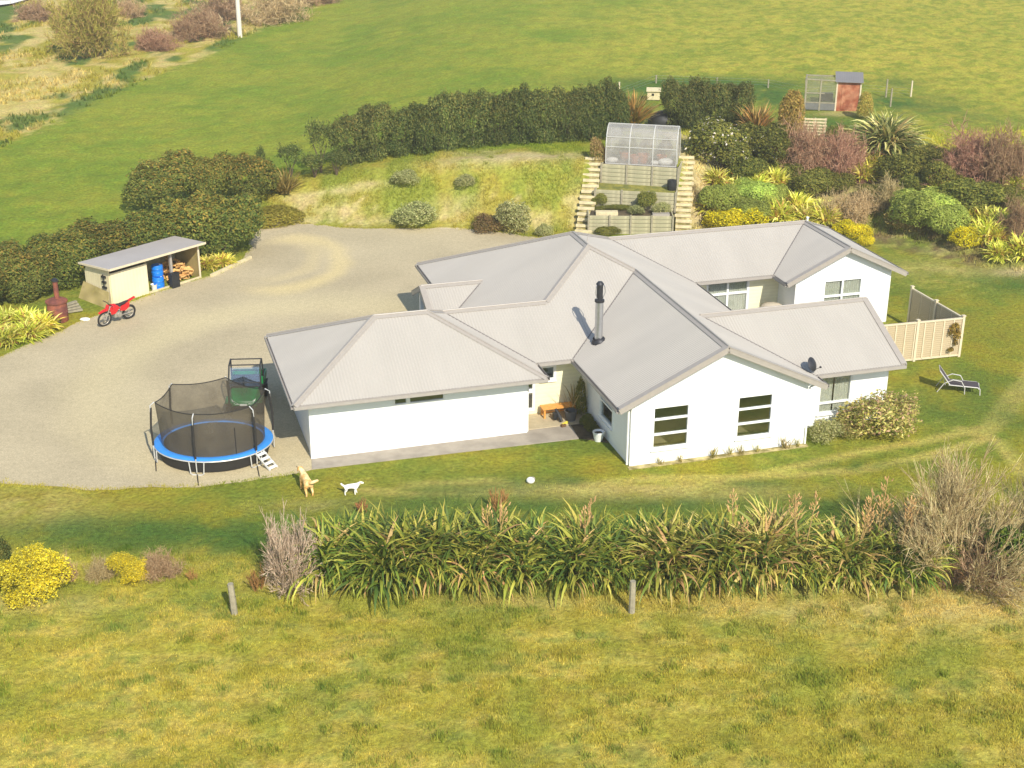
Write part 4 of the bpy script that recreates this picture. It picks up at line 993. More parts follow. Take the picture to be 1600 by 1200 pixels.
AG = [((1118, 286), 'strap-leaved clump at the top of the timber steps'), ((1158, 284), 'strap-leaved clump below the white-blossom shrub'), ((1212, 290), 'yellow-green clump below the dark shrub with few flowers'), ((1145, 302), 'strap-leaved clump just above the green ball shrubs'), ((1182, 298), 'strap-leaved clump between the ball shrubs and the dark shrub'), ((1350, 280), 'tall yellow-green clump below the giant striped flax'), ((1362, 262), 'yellow-green clump at the foot of the giant flax'),
      ((1218, 344), 'strap-leaved clump right of the left ball shrubs'), ((1245, 328), 'yellow-green clump above the rear roof, upper left one'), ((1254, 346), 'strap-leaved clump nearest the rear roof ridge end'), ((1284, 336), 'yellow-green clump above the rear gable roof'), ((1290, 350), 'strap-leaved clump right behind the rear gable ridge'), ((1462, 308), 'strap-leaved clump above the large green shrubs'),
      ((1408, 316), 'small strap-leaved clump left above the large green shrubs'), ((1500, 352), 'strap-leaved clump just above the round golden bush'), ((1532, 350), 'strap-leaved clump second right of the round golden bush'), ((1562, 352), 'yellow-green clump third right of the round golden bush'), ((1540, 376), 'lower yellow-green clump right of the round golden bush'), ((1584, 300), 'strap-leaved clump below the red shrub at the frame edge'), ((1556, 378), 'lowest strap-leaved clump near the brown twiggy shrub'),
      ((1560, 404), 'small yellow clump on the lawn edge at the right'), ((1595, 400), 'yellow clump cut by the right frame edge'), ((1110, 330), 'small strap-leaved clump beside the lower steps')]
for i, (q, lb) in enumerate(AG):
    p = at(*q); s = .95 + .35 * ((i * 37) % 10) / 10
    plant('strap_leaf_clump', agap[i % 3], M_BLADE, lb, 'plant', p, i * 1.1, (s * 1.3, s * 1.3, s * 1.3), 'yellow-green strap-leaved clumps in the garden', 'leaves', stuff=True)
for i, (q, s, lb) in enumerate([((8, 508), 1.3, 'yellow-green clump at the left frame edge, top'), ((38, 506), 1.3, 'yellow-green clump near the rusty burner, upper'), ((66, 514), 1.35, 'yellow-green clump closest to the rusty burner'), ((12, 536), 1.4, 'yellow-green clump lowest at the left frame edge'), ((42, 528), 1.4, 'yellow-green clump on the edge of the gravel'), ((-14, 525), 1.4, 'yellow-green clump cut by the left frame edge'), ((325, 418), 1.1, 'bright clump against the right side of the woodshed'), ((348, 414), 1.1, 'bright clump in front of the rounded hedge end')]):
    plant('strap_leaf_clump', agap[i % 3], M_BLADE, lb, 'plant', at(*q), i * .9, (s * .95, s * .95, s * .8), 'bright strap-leaved clumps by the gravel yard', 'leaves', stuff=True)
# flax in the garden
FX = [lin(120, 124, 60), lin(150, 146, 76), lin(190, 178, 108), lin(100, 108, 56)]
bigf = strap_mesh('flax_leaves', 760, 2.75, .13, 121, FX + [lin(206, 194, 130), lin(84, 92, 50)], (2, 68), (1.0, 3.0), .55, 7, dead=lin(186, 156, 104), dead_f=.15)
plant('flax', bigf, M_BLADE, 'giant striped flax below the red chicken coop', 'flax', at(1382, 234), .4, (1.12, 1.12, 1.05), None, 'leaves', stuff=True)
orf = strap_mesh('flax_leaves', 260, 2.3, .11, 122, [lin(150, 128, 66), lin(176, 146, 84), lin(120, 108, 56), lin(190, 140, 80)], (5, 55), (.4, 1.3), .3, 6)
plant('flax', orf, M_BLADE, 'orange tinted flax right of the short hedge', 'flax', at(1182, 216), .4, (1.05, 1.05, 1.1), None, 'leaves', stuff=True)
plant('flax', orf, M_BLADE, 'golden flax standing directly behind the greenhouse', 'flax', at(988, 199), 1.4, (1.1, 1.1, 1.15), None, 'leaves', stuff=True)
brf = strap_mesh('flax_leaves', 150, 1.7, .09, 123, [lin(140, 124, 64), lin(116, 108, 54), lin(164, 144, 80)], (5, 60), (.3, 1.0), .3, 6)
plant('flax', brf, M_BLADE, 'bronze flax on the bank between hedge and saplings', 'flax', at(445, 302), .4, (1, 1, 1), None, 'leaves', stuff=True)
con = leaf_mesh('shrub_leaves', [(0, 0, .5, .42, .42, .5), (.1, 0, .3, .4, .4, .3), (-.12, .05, .35, .34, .34, .34)], 5200, .034, [lin(160, 142, 70), lin(142, 134, 62), lin(176, 152, 84)], 131, .4, .2)
P([con], (1234, 214), 44, 66, 'conical olive-brown shrub standing left of the chicken coop', name='conical_shrub', trunk=0)
P([con], (1350, 186), 26, 38, 'small brown upright shrub right of the chicken coop', name='conical_shrub')
P([brown[0]], (934, 262), 24, 44, 'rounded bronze shrub against the left end of the greenhouse', name='bronze_shrub')
P(grey, (650, 352), 62, 36, 'grey-green shrub at the foot of the bank by the gravel', v=0); P(grey, (802, 364), 52, 48, 'tall grey shrub at the foot of the bank behind the roof', v=1); P(grey, (727, 292), 30, 20, 'small grey shrub in the middle of the bank', v=0); P(brown, (762, 362), 46, 24, 'brownish low shrub left of the tall grey shrub', v=1); P(grey, (632, 286), 40, 18, 'low pale clump under the middle of the long hedge', v=1)
moss = leaf_mesh('mound_leaves', [(0, 0, .3, .5, .5, .65), (.2, 0, .25, .35, .4, .55), (-.25, .1, .25, .3, .35, .5)], 6000, .03, [lin(140, 130, 52), lin(126, 122, 46), lin(154, 142, 62)], 141, .7, .12)
P([moss], (428, 348), 90, 27, 'low golden green mound at the far edge of the gravel', name='groundcover_mound', depth=.7)
P(grey, (850, 368), 26, 18, 'small grey-green shrub on the bank close to the main roof peak', v=0)
# bushes against the house on the right
bush = leaf_mesh('shrub_leaves', lobes(1, 1, 1, 10, 151), 5200, .030, [lin(150, 146, 78), lin(178, 164, 92), lin(126, 130, 66), lin(172, 138, 112), lin(196, 182, 116)], 151, .3, .65, .3)
P([bush], (1372, 680), 102, 66, 'large loose shrub with pinkish tips beside the right bedroom wall', name='loose_shrub', trunk=0, depth=.8)
P([bush], (1326, 680), 42, 34, 'middle loose shrub under the bedroom window', name='loose_shrub', trunk=1)
P([grey[1]], (1290, 688), 46, 32, 'small grey-green shrub at the corner of the front gable', name='loose_shrub')
weed = [strap_mesh('weed_blades', 26, .5, .02, s, [lin(150, 140, 70), lin(180, 160, 90), lin(110, 110, 50)], (0, 45), (.1, .7), .12, 4) for s in (161, 162)]
for i, (u, s, lb) in enumerate([(1.2, .8, 'thin dry weed below the left gable window, left'), (2.0, .7, 'dry weed below the left gable window, right'), (3.4, 1.1, 'green weed between the two gable windows'), (4.1, .9, 'grassy weed left below the right gable window'), (4.6, .9, 'pale weed under the right gable window'), (5.3, .8, 'tall thin weed under the right gable window edge'), (6.5, 1.3, 'tallest weed on the gable wall near its right corner'), (7.0, .8, 'small weed at the right end of the gable wall')]):
    plant('weed', weed[i % 2], M_BLADE, lb, 'weed', hw(u, -.2, .02), i, (s, s, s), 'weeds along the front gable wall', 'blades')
# dry plants in the dark entry corner
fern = strap_mesh('fern_leaves', 60, 1.3, .035, 165, [lin(160, 140, 84), lin(104, 100, 50), lin(190, 170, 120)], (0, 60), (.3, 1.3), .15, 5)
plant('potted_palm', fern, M_BLADE, 'dry spiky plant in the shaded entry corner', 'plant', hw(-.5, 5.2, .02), 0, (1, 1, 1.3), None, 'leaves')
plant('climbing_plant', leaf_mesh('shrub_leaves', [(0, 0, .5, .5, .3, .5), (.1, 0, .25, .5, .35, .3)], 1500, .05, DK, 166, .4, .3), M_LEAF, 'dark green shrub growing up the entry corner wall', 'shrub', hw(-.3, 4.9, .02), YAW, (.45, .6, 1.7))
for i, v in enumerate((4.1, 3.7, 3.3)):
    plant('border_plant', low[i % 3], M_LEAF, ['dark low plant in the strip nearest the entry corner', 'dark low plant in the middle of the shaded strip', 'dark low plant in the strip by the side window'][i], 'plant', hw(-.32, v, .0), i, (.5, .5, .4), 'low plants in the shaded strip')
# ------------------------------------------------------------------ flax hedge below the lawn
FG = [lin(92, 112, 42), lin(108, 124, 46), lin(146, 150, 58), lin(78, 98, 42), lin(166, 162, 70)]
FY = [lin(172, 164, 76), lin(190, 176, 92), lin(144, 146, 66), lin(198, 182, 108)]
flaxm = [strap_mesh('flax_leaves', 660, 2.55, .135, 171 + i, c, (2, 46), (1.0, 3.4), .55, 8, dead=lin(184, 150, 96), dead_f=df) for i, (c, df) in enumerate([(FG, .06), (FG + FY[:1], .08), (FG + FY, .1), (FG, .04), (FY + FG[:2], .16)])]
stalk_top = None
def stalks(seed, n, h):
    rng = random.Random(seed); mb = MB(); pods = MB()
    for i in range(n):
        a = rng.random() * 6.28; lx, ly = math.cos(a) * .45, math.sin(a) * .35; hh = h * (.8 + .3 * rng.random())
        mb.tube([(lx * .3, ly * .3, 1.0), (lx * .7, ly * .7, hh * .7), (lx, ly, hh)], [.022, .018, .01], 5)
        for k in range(15):
            t = .72 + .28 * k / 15; c = Vector((lx * t, ly * t, hh * t)); b = rng.random() * 6.28; q = c + Vector((math.cos(b) * .14, math.sin(b) * .14, .1))
            mb.tube([c, q], .008, 3); pods.tube([q, q + Vector((math.cos(b) * .05, math.sin(b) * .05, .1))], [.03, .012], 4)
    return mb, pods
M_STALK = mat('seed_stalk', lin(176, 146, 92), .8, 0, .2); M_POD = mat('seed_pod', lin(192, 152, 100), .8, 0, .3)
fx = list(np.linspace(518, 1438, 26)); rngf = np.random.default_rng(5)
FLAX_WHERE = ['at the hedge end', 'next to the left end plant of the flax hedge', 'below the small white dog', 'third in from the left end of the flax hedge', 'fourth in from the left end of the flax hedge', 'below the dark lawn patches at the hedge left',
    'left of the lawn ball in the flax hedge', 'below the tan dry stems behind the hedge', 'below the white toy ball', 'just right of the white toy ball in the hedge', 'left of the middle post by three plants', 'two plants left of the hedge post', 'left neighbour of the post in front of the flax hedge', 'directly behind the post in front of the flax hedge', 'right neighbour of the post in front of the flax hedge', 'below the left gable window',
    'three plants right of the post before the hedge', 'midway between the two gable windows', 'left below the right gable window', 'below the right gable window', 'right below the right gable window', 'sixth from the right end of the flax hedge', 'fifth from the right end of the flax hedge', 'fourth from the right end with tall seed stalks', 'third from the right end of the flax hedge', 'last at the right']
names = ['green flax plant at the left end of the flax hedge beside the grey bare shrub', None]
for i, px in enumerate(fx):
    q = (px + rngf.normal() * 6, 906 + (i % 2) * -14 + rngf.normal() * 3); p = at(*q)
    yellow = i in (14, 17, 18, 19, 21, 23); v = 4 if i in (18, 19, 23) else (2 if i in (14, 17, 21, 22) else [0, 1, 3, 0, 1][i % 5])
    s = .78 + .22 * rngf.random() if i < 20 else .74 + .12 * rngf.random()
    lb = f"flax {FLAX_WHERE[i]}, {'yellowish streaked' if v in (2, 4) else 'deep green'} drooping leaves"
    if i == 0: lb = names[0]
    if i == 25: lb = 'last flax plant at the right end of the hedge beside the big bare tree'
    t = plant('flax_plant', flaxm[v], M_BLADE, lb, 'flax', p, rngf.random() * 6.28, (s * 1.0, s * 1.0, s), 'flax hedge below the lawn', 'leaves', stuff=True)
    if i in (7, 11, 17, 20, 22, 23, 24):
        a_, b_ = stalks(i, 2 if i < 20 else 3, 2.5 if i < 20 else 3.0); so = a_.build('seed_stalk', M_STALK, t); pods = b_.build('seed_pods', M_POD, so); pods['kind'] = 'stuff'
# other foreground plants
gb = twig_mesh('twigs', 1, 1, 181, [lin(166, 150, 124), lin(148, 132, 106), lin(182, 166, 140)], 22, 4, 5, .012, .08, .28, minr=.0048, spread=1.35)
P([gb], (452, 922), 96, 112, 'grey leafless shrub at the left end of the flax hedge', mm=M_TWIG, name='bare_shrub', part='twigs', depth=.9)
bt = [twig_mesh('branches', 1, 1, s, [lin(190, 176, 122), lin(170, 154, 104), lin(208, 196, 144), lin(150, 130, 90)], 26, 4, 6, .0065, .05, .24, minr=.0020, spread=1.55) for s in (183, 184)]
P(bt, (1500, 912), 225, 172, 'big pale bare shrub tree at the right of the flax hedge', 'tree', mm=M_TWIG, name='bare_tree', part='branches')
P(bt, (1622, 880), 150, 150, 'bare shrub tree cut off by the right frame edge', 'tree', mm=M_TWIG, name='bare_tree', part='branches', v=1)
P([brnt[0]], (1520, 905), 110, 62, 'reddish brown undergrowth of twigs in front of the big bare tree', mm=M_TWIG, name='bare_shrub', part='twigs')
lf = leaf_mesh('shrub_leaves', lobes(1, 1, 1, 8, 186), 5200, .04, [lin(104, 122, 44), lin(84, 104, 40), lin(136, 142, 56), lin(64, 84, 38)], 186, .4, .3, .5)
P([lf], (1584, 908), 78, 78, 'fresh green leafy shrub at the lower right frame edge', name='leafy_shrub', trunk=0)
P([hedgeB[0]], (-4, 916), 50, 76, 'dark evergreen shrub cut by the left frame edge next to the yellow broom', name='evergreen_shrub', trunk=1)
BL = [[(-.26, 0, .48, .26, .36, .44), (.06, .05, .66, .26, .34, .30), (.30, -.08, .44, .22, .28, .32), (-.08, -.26, .28, .32, .24, .27), (.28, .2, .24, .2, .2, .23), (-.34, -.18, .2, .18, .2, .2)],
      [(-.22, 0, .42, .26, .34, .40), (.14, .0, .66, .28, .30, .26), (.34, .05, .70, .16, .22, .16), (-.02, -.2, .25, .24, .22, .25)]]
brm = [leaf_mesh('broom_flowers', BL[s - 187], 13000, .019, [lin(208, 190, 40), lin(220, 204, 70), lin(188, 174, 52), lin(160, 152, 66)], s, .35, .7, .4) for s in (187, 188)]
P(brm, (58, 928), 100, 72, 'large yellow broom bush at the left of the foreground', name='yellow_broom', mm=M_GOLDLEAF, trunk=0); P(brm, (202, 908), 66, 44, 'smaller yellow broom bush between two brown clumps', name='yellow_broom', mm=M_GOLDLEAF, v=1, trunk=1)
P([brnt[1]], (156, 902), 44, 32, 'brown twiggy clump between the two yellow brooms', mm=M_TWIG, name='bare_shrub', part='twigs'); P([brnt[0]], (252, 900), 52, 40, 'brown twiggy clump right of the smaller yellow broom', mm=M_TWIG, name='bare_shrub', part='twigs'); P([brnt[1]], (108, 905), 26, 36, 'grey twiggy clump touching the large yellow broom', mm=M_TWIG, name='bare_shrub', part='twigs')
dock = twig_mesh('stems', 1, 1, 190, [lin(166, 124, 76), lin(142, 104, 62)], 12, 3, 5, .02, .8, .25, minr=.012, spread=.5)
for q, w, h, lb in [((404, 922), 30, 36, 'rusty red dock weed left of the grey bare shrub'), ((505, 845), 22, 34, 'brown seed stalks behind the left end of the flax hedge'), ((778, 800), 34, 38, 'tan dry stems behind the middle of the flax hedge'), ((300, 905), 20, 16, 'small reddish weed in the rough grass'), ((566, 800), 22, 20, 'brown dry weed just below the white dog')]:
    P([dock], q, w, h, lb, 'weed', None, M_TWIG, 'dock_weed', part='stems')

# ------------------------------------------------------------------ far corner
wil = twig_mesh('twigs', 1, 1, 201, [lin(150, 146, 62), lin(132, 128, 52), lin(166, 150, 84), lin(140, 112, 70)], 30, 5, 4, .009, .15, .45, minr=.0042, spread=1.15)
P([wil], (148, 88), 96, 92, 'yellow-green bare willow in the far left rough ground', 'tree', mm=M_TWIG, name='willow', part='twigs')
for q, w, h, lb, m_ in [((310, 58), 74, 36, 'purple-red brush beside the power pole', redt[0]), ((246, 76), 56, 26, 'low purple-red brush left of the brush pile', redt[1]), ((430, 34), 90, 42, 'orange-brown brush right of the power pole', brnt[0]), ((345, 30), 80, 36, 'brown brush above the fallen branches', brnt[1]), ((495, 6), 60, 30, 'orange brush at the top frame edge', brnt[0]), ((60, 30), 60, 24, 'low brown brush near the far corner', brnt[1]), ((205, 26), 40, 26, 'yellowish brush right of the bare willow', brnt[0])]:
    P([m_], q, w, h, lb, mm=M_TWIG, name='brush', part='twigs')
fb = twig_mesh('branches', 1, 1, 205, [lin(206, 184, 140), lin(176, 152, 110)], 9, 3, 4, .03, .1, .3, minr=.01, spread=1.8)
P([fb], (352, 48), 70, 24, 'pale fallen branches lying by the power pole', 'branches', mm=M_TWIG, name='fallen_branches', part='branches')
p = at(375, 58); pole = thing('power_pole', 'pale concrete power pole at the field edge near the top', 'power pole', p)
M_POLE = mat('pole_concrete', lin(214, 206, 192), .85, 0, .06)
MB().tube([(0, 0, -.3), (0, 0, 4.5), (0, 0, 9.2)], [.24, .20, .15], 10).build('pole', M_POLE, pole, True)
mb = MB(); mb.box((0, -.2, 8.7), (2.4, .1, .12)); mb.build('crossarm', M_GREYW, pole)
for x in (-1.05, -.4, .4, 1.05): MB().lathe([(.05, 8.76), (.07, 8.8), (.07, 8.9), (.03, 8.95), (0, 8.96)], 8, (x, -.2, 0)).build('insulator', M_BLACK, pole)

# ------------------------------------------------------------------ fence posts
def post(q, h, w, label, m=M_GREYW, lean=(0, 0), name='fence_post', grp=None):
    p = at(*q); t = thing(name, label, 'post', p, .2, grp)
    mb = MB(); mb.tube([(0, 0, -.3), (lean[0] * .5, lean[1] * .5, h * .5), (lean[0], lean[1], h)], [w * .55, w * .52, w * .48], 8)
    mb.build('post', m, t, True); s_ = MB()
    for k in (.35, .6, .85): s_.tube([(lean[0] * k + w * .5, lean[1] * k - w * .3, h * k), (lean[0] * k + w * .5 + .02, lean[1] * k - w * .35, h * k + .03)], .008, 4)
    s_.build('staple', M_DARKM, t); return t
post((367, 960), 1.12, .2, 'weathered fence post standing alone in the left foreground', lean=(-.06, 0)); post((987, 957), 1.14, .2, 'weathered fence post in front of the middle of the flax hedge')
for i, (q, h, lb) in enumerate([((967, 152), 1.1, 'pale fence post at the right end of the long hedge'), ((1258, 170), 2.2, 'leaning pale post at the left of the chicken run'), ((1391, 167), 1.3, 'thin wooden post right of the coop, among grass'), ((1423, 151), 1.15, 'pale fence post furthest right by the field'), ((1384, 152), 1.3, 'dark thin post behind the giant flax'), ((1120, 134), .6, 'short post along the far wire fence, left one'), ((1200, 137), .6, 'short post along the far wire fence, right one'), ((1025, 130), .6, 'short post at the corner of the far wire fence')]):
    post(q, h, .12, lb, M_FRAIL if i in (0, 1, 3) else M_GREYW, lean=(-.12 if i == 1 else 0, 0))
pts = [at(*q) for q in [(967, 152), (1025, 130), (1120, 134), (1200, 137), (1258, 150), (1340, 145), (1423, 151)]]
wf = thing('wire_fence', 'thin wire strung behind the green run to the right field post', 'fence', pts[0])
for z in (.2, .4, .6):
    mb = MB(); mb.tube([Vector(p) - Vector(pts[0]) + Vector((0, 0, z)) for p in pts], .004, 4); mb.build('wire', M_STEEL, wf)

# ------------------------------------------------------------------ timber terraces and greenhouse
def plank_wall(i, bays, label):
    x0, y0, x1, y1, zb, zt = WALLS[i]; L = math.hypot(x1 - x0, y1 - y0); a = math.atan2(y1 - y0, x1 - x0)
    t = thing('retaining_wall', label, 'retaining wall', (x0, y0, zb - .05), a); H = zt - zb + .05; n = 5; hh = H / n
    base = None
    for b in range(bays):
        for k in range(n):
            if base is None: o = base = MB().box((0, 0, 0), (L / bays - .03, .07, hh - .022), bevel=.008).build('plank', M_TIMBER, t)
            else: o = link('plank', base.data, None, t)
            o.location = ((b + .5) * L / bays, .05 + random.uniform(-.012, .012), (k + .5) * hh); o.rotation_euler = (0, random.uniform(-.004, .004), random.uniform(-.006, .006))
    for b in range(bays + 1):
        MB().box((b * L / bays, -.02, H / 2 + .02), (.10, .10, H + .08)).build('post', M_GREYW, t)
    # side boards running back into the slope
    for sx in (0, L):
        for k in range(n):
            o = link('side_plank', base.data, None, t); o.rotation_euler = (0, 0, math.pi / 2); o.scale = (1.75 / (L / bays - .03), 1, 1); o.location = (sx, .95, (k + .5) * hh)
    return t
plank_wall(0, 4, 'lowest timber retaining wall just behind the house roof'); plank_wall(1, 3, 'middle timber retaining wall with the dark shrub on it'); plank_wall(2, 3, 'top timber retaining wall under the greenhouse')
def bed(name, i, j, z, m, label, yback=None):
    x0, y0, x1, y1 = WALLS[i][:4]; mb = MB()
    if j is not None: X0, Y0, X1, Y1 = WALLS[j][:4]
    else: X0, Y0, X1, Y1 = x0 + .1, y0 + yback, x1 + .3, y1 + yback
    mb.prism([(x0 + .06, y0 + .1, z), (x1 - .06, y1 + .1, z), (max(x1, X1) - .1, Y1 - .02, z), (min(x0, X0) + .3, Y0 - .02, z)], (0, 0, -.35)); return tag(mb.build(name, m), label, kind='structure')
M_BEDG = mat('bed_grass', lin(138, 132, 56), .95, 0, .3, 7, .6, 30, col2=lin(104, 108, 48), sc2=2)
bed('vegetable_bed', 0, 1, 1.02, M_SOIL, 'soil of the lowest terraced bed'); bed('grass_bed', 1, 2, 2.03, M_BEDG, 'grass of the middle terraced bed'); bed('greenhouse_floor', 2, None, 3.13, M_SOIL, 'soil floor of the greenhouse', 2.9)
tb = lambda i, f, d, z: np.array([WALLS[i][0] + (WALLS[i][2] - WALLS[i][0]) * f, WALLS[i][1] + (WALLS[i][3] - WALLS[i][1]) * f + d, z])
plant('garden_shrub', low[1], M_LEAF, 'pointed dark green shrub against the middle retaining wall', 'shrub', tb(0, .70, 1.3, 1.0), 0, (1.1, .9, 1.25)); plant('garden_shrub', grey[0], M_LEAF, 'grey-green dome shrub at the right end of the lowest bed', 'shrub', tb(0, .88, .9, 1.0), 1, (1.2, 1.0, .7)); plant('garden_shrub', grey[1], M_LEAF, 'grey-blue low shrub in the middle of the lowest bed', 'shrub', tb(0, .58, .7, 1.0), 2, (1.1, .8, .5)); plant('garden_shrub', low[0], M_LEAF, 'row of green seedlings at the back of the lowest bed', 'plant', tb(0, .3, 1.55, 1.0), 0, (2.4, .5, .28)); plant('garden_shrub', low[2], M_LEAF, 'green plant spilling at the foot of the lowest wall, left', 'shrub', tb(0, .22, -.25, .0), 0, (1.4, .6, .55)); plant('garden_shrub', low[0], M_LEAF, 'small dark plant at the left end of the middle wall', 'shrub', tb(1, .05, -.2, 1.1), 0, (.8, .6, .75))
MB().box((0, 0, .1), (1.3, .5, .2), bevel=.02).build('planter_box', M_TIMB2).location = tuple(tb(0, .22, .55, 1.02)); o = bpy.data.objects['planter_box']; tag(o, 'pale wooden box lying in the left of the lowest bed', 'box')
o = MB().box((0, 0, .09), (1.0, .45, .18), bevel=.02).build('slate_trough', M_CAP); o.location = tuple(tb(0, .86, .3, 1.02)); tag(o, 'grey trough at the right front of the lowest bed', 'trough')
o = MB().lathe([(.25, 0), (.3, .3), (.28, .6), (.2, .62), (0, .5)], 14).build('black_pot', M_BLACK); o.location = tuple(tb(1, .97, 1.0, 2.03)); tag(o, 'dark round tub at the right end of the grass bed', 'tub')
# steps on both sides
def stairs(pts, n, w, label, nm='timber_steps'):
    A = np.array(pts[0], float); Bq = np.array(pts[1], float); t = thing(nm, label, 'steps', A, math.atan2(Bq[1] - A[1], Bq[0] - A[0]) - math.pi / 2); base = None; L = np.hypot(*(Bq - A)[:2]); dz = Bq[2] - A[2]
    for k in range(n):
        if base is None: o = MB().box((0, 0, 0), (w, .20, .15), bevel=.015).build('step', M_TIMB2, t); base = o
        else: o = link('step', base.data, None, t)
        o.location = (random.uniform(-.05, .05), L * k / (n - 1), dz * k / (n - 1) + .06); o.rotation_euler = (0, 0, random.uniform(-.05, .05))
    fill = MB(); fill.prism([(-w / 2 + .05, 0, -.02), (w / 2 - .05, 0, -.02), (w / 2 - .05, L, dz - .02), (-w / 2 + .05, L, dz - .02)], (0, 0, -.3)); fill.build('tread_gravel', M_EDGE, t)
    return t
stairs([(4.15, 79.3, .1), (4.95, 84.2, 3.25)], 14, 1.0, 'timber steps climbing the left side of the terraced beds'); stairs([(9.95, 79.2, .1), (10.65, 84.6, 3.25)], 15, .95, 'timber steps climbing the right side of the terraced beds')
gp = at(1112, 262); mb = MB(); pth = [np.array((10.5, 84.6, 0)), np.array((11.0, 86.5, 0)), np.array((10.9, 89, 0)), np.array((10.2, 91, 0))]; 
V = []; 
for q in pth:
    for s_ in (-.7, .7): V.append((q[0] + s_, q[1], float(terrain(q[0] + s_, q[1])) + .05))
tag(link('path', np_mesh('path', V, [[2 * i, 2 * i + 1, 2 * i + 3, 2 * i + 2] for i in range(3)]), M_EDGE), 'bare gravel path past the greenhouse', kind='structure')
# greenhouse
gx0, gy0, gx1, gy1 = 5.63, 83.67, 9.80, 82.77; GL = math.hypot(gx1 - gx0, gy1 - gy0); ga = math.atan2(gy1 - gy0, gx1 - gx0)
gh_ = thing('greenhouse', 'arched clear plastic greenhouse on the top terrace', 'greenhouse', (gx0, gy0, 3.15), ga)
prof = [(0, 0), (-.02, .75), (.02, 1.25), (.18, 1.72), (.55, 2.1), (1.05, 2.25), (1.55, 2.1), (1.92, 1.72), (2.08, 1.25), (2.12, .75), (2.10, 0)]
M_POLY = mat_see('clear_sheet', lin(186, 182, 174), .34, .35, .5); M_ALU = mat('pale_alloy', lin(192, 190, 184), .4, .1, .05)
for i in range(4):
    x = GL * i / 3; MB().tube([(x, y, z) for y, z in prof], .03 if i in (0, 3) else .035, 6).build('hoop', M_ALU, gh_)
for (y, z) in ((0, .02), (0, 1.05), (.12, 1.62), (1.05, 2.25), (2.0, 1.62), (2.10, .02)): MB().beam((0, y, z), (GL, y, z), .045, .045).build('rail', M_ALU, gh_)
for i in range(3):
    xa, xb = GL * i / 3 + .03, GL * (i + 1) / 3 - .03
    for (a_, b_) in ((0, 2), (2, 4), (4, 6), (6, 8), (8, 10)):
        mb = MB()
        for (p_, q_) in zip(prof[a_:b_], prof[a_ + 1:b_ + 1]): mb.prism([(xa, p_[0], p_[1]), (xb, p_[0], p_[1]), (xb, q_[0], q_[1]), (xa, q_[0], q_[1])], (0, .004, .004))
        mb.build('panel', M_POLY, gh_)
for x in (0, GL):
    mb = MB(); mb.prism([(x, y, z) for y, z in prof], (.006, 0, 0)); mb.build('end_panel', M_POLY, gh_)
MB().box2((GL - .02, .65, .02), (GL + .03, .72, 2.0)).build('door_frame', M_ALU, gh_)
M_TERRA = mat('terracotta', lin(196, 118, 84), .8, 0, .15); M_BAG = mat('white_bag', lin(238, 234, 224), .7, 0, .06)
gl = lambda x, y, z: (Matrix.Translation((gx0, gy0, 3.15)) @ Matrix.Rotation(ga, 4, 'Z')) @ Vector((x, y, z))
for i, (x, y, s, m_, lb, nm) in enumerate([(.35, .3, .34, M_BAG, 'white round bag inside the left end of the greenhouse', 'sack'), (2.95, .3, .26, M_BAG, 'small white bag near the middle right of the greenhouse front', 'sack'), (3.6, .35, .42, M_BAG, 'large white bag inside the right end of the greenhouse', 'sack')]):
    o = MB().ellipsoid((0, 0, s * .5), (s * 1.1, s * .7, s * .55), 12).build(nm, m_, None, True); o.location = gl(x, y, 0); tag(o, lb, 'bag')
for i, (x, y, s, lb) in enumerate([(1.7, .5, .3, 'terracotta pot left of the middle inside the greenhouse'), (2.2, .7, .34, 'terracotta pot in the middle of the greenhouse'), (3.3, .9, .3, 'terracotta pot behind the white bag in the greenhouse'), (1.0, 1.2, .32, 'terracotta pot at the back left of the greenhouse')]):
    o = MB().lathe([(s * .7, 0), (s, s * 1.3), (s * 1.08, s * 1.3), (s * 1.08, s * 1.6), (s * .9, s * 1.6), (s * .85, s * 1.3), (0, s * 1.25)], 14).build('plant_pot', M_TERRA); o.location = gl(x, y, 0); tag(o, lb, 'pot')
for i, (x, y, lb) in enumerate([(1.0, 1.5, 'tomato plant at the back left inside the greenhouse'), (2.2, 1.5, 'brown seedlings at the back middle inside the greenhouse'), (3.4, 1.5, 'dry plant at the back right inside the greenhouse')]):
    plant('greenhouse_plant', (low[0], brown[0], brown[1])[i], M_LEAF, lb, 'plant', gl(x, y, 0), i, (1.2, .8, 1.3))
# dark compost cover and hive box
p = at(1036, 197); t = thing('compost_heap', 'dark covered compost heap behind the greenhouse', 'compost heap', p)
MB().ellipsoid((0, 0, .3), (1.05, .8, .75), 14).build('cover', M_BLACK, t, True); MB().ellipsoid((.35, .2, .75), (.6, .45, .35), 10).build('compost', M_EDGE, t, True)
p = at(1021, 155); t = thing('wooden_hutch', 'small pale wooden hutch on the green grass behind the hedge', 'hutch', p, -.1); MB().box((0, 0, .3), (.9, .6, .6), bevel=.02).build('box', M_TIMB2, t); MB().prism([(-.52, -.4, .6), (.52, -.4, .6), (.52, .4, .72), (-.52, .4, .72)], (0, 0, .05)).build('lid', M_TIMB2, t); MB().box((-.05, -.31, .38), (.16, .03, .16)).build('entrance', M_BLACK, t)
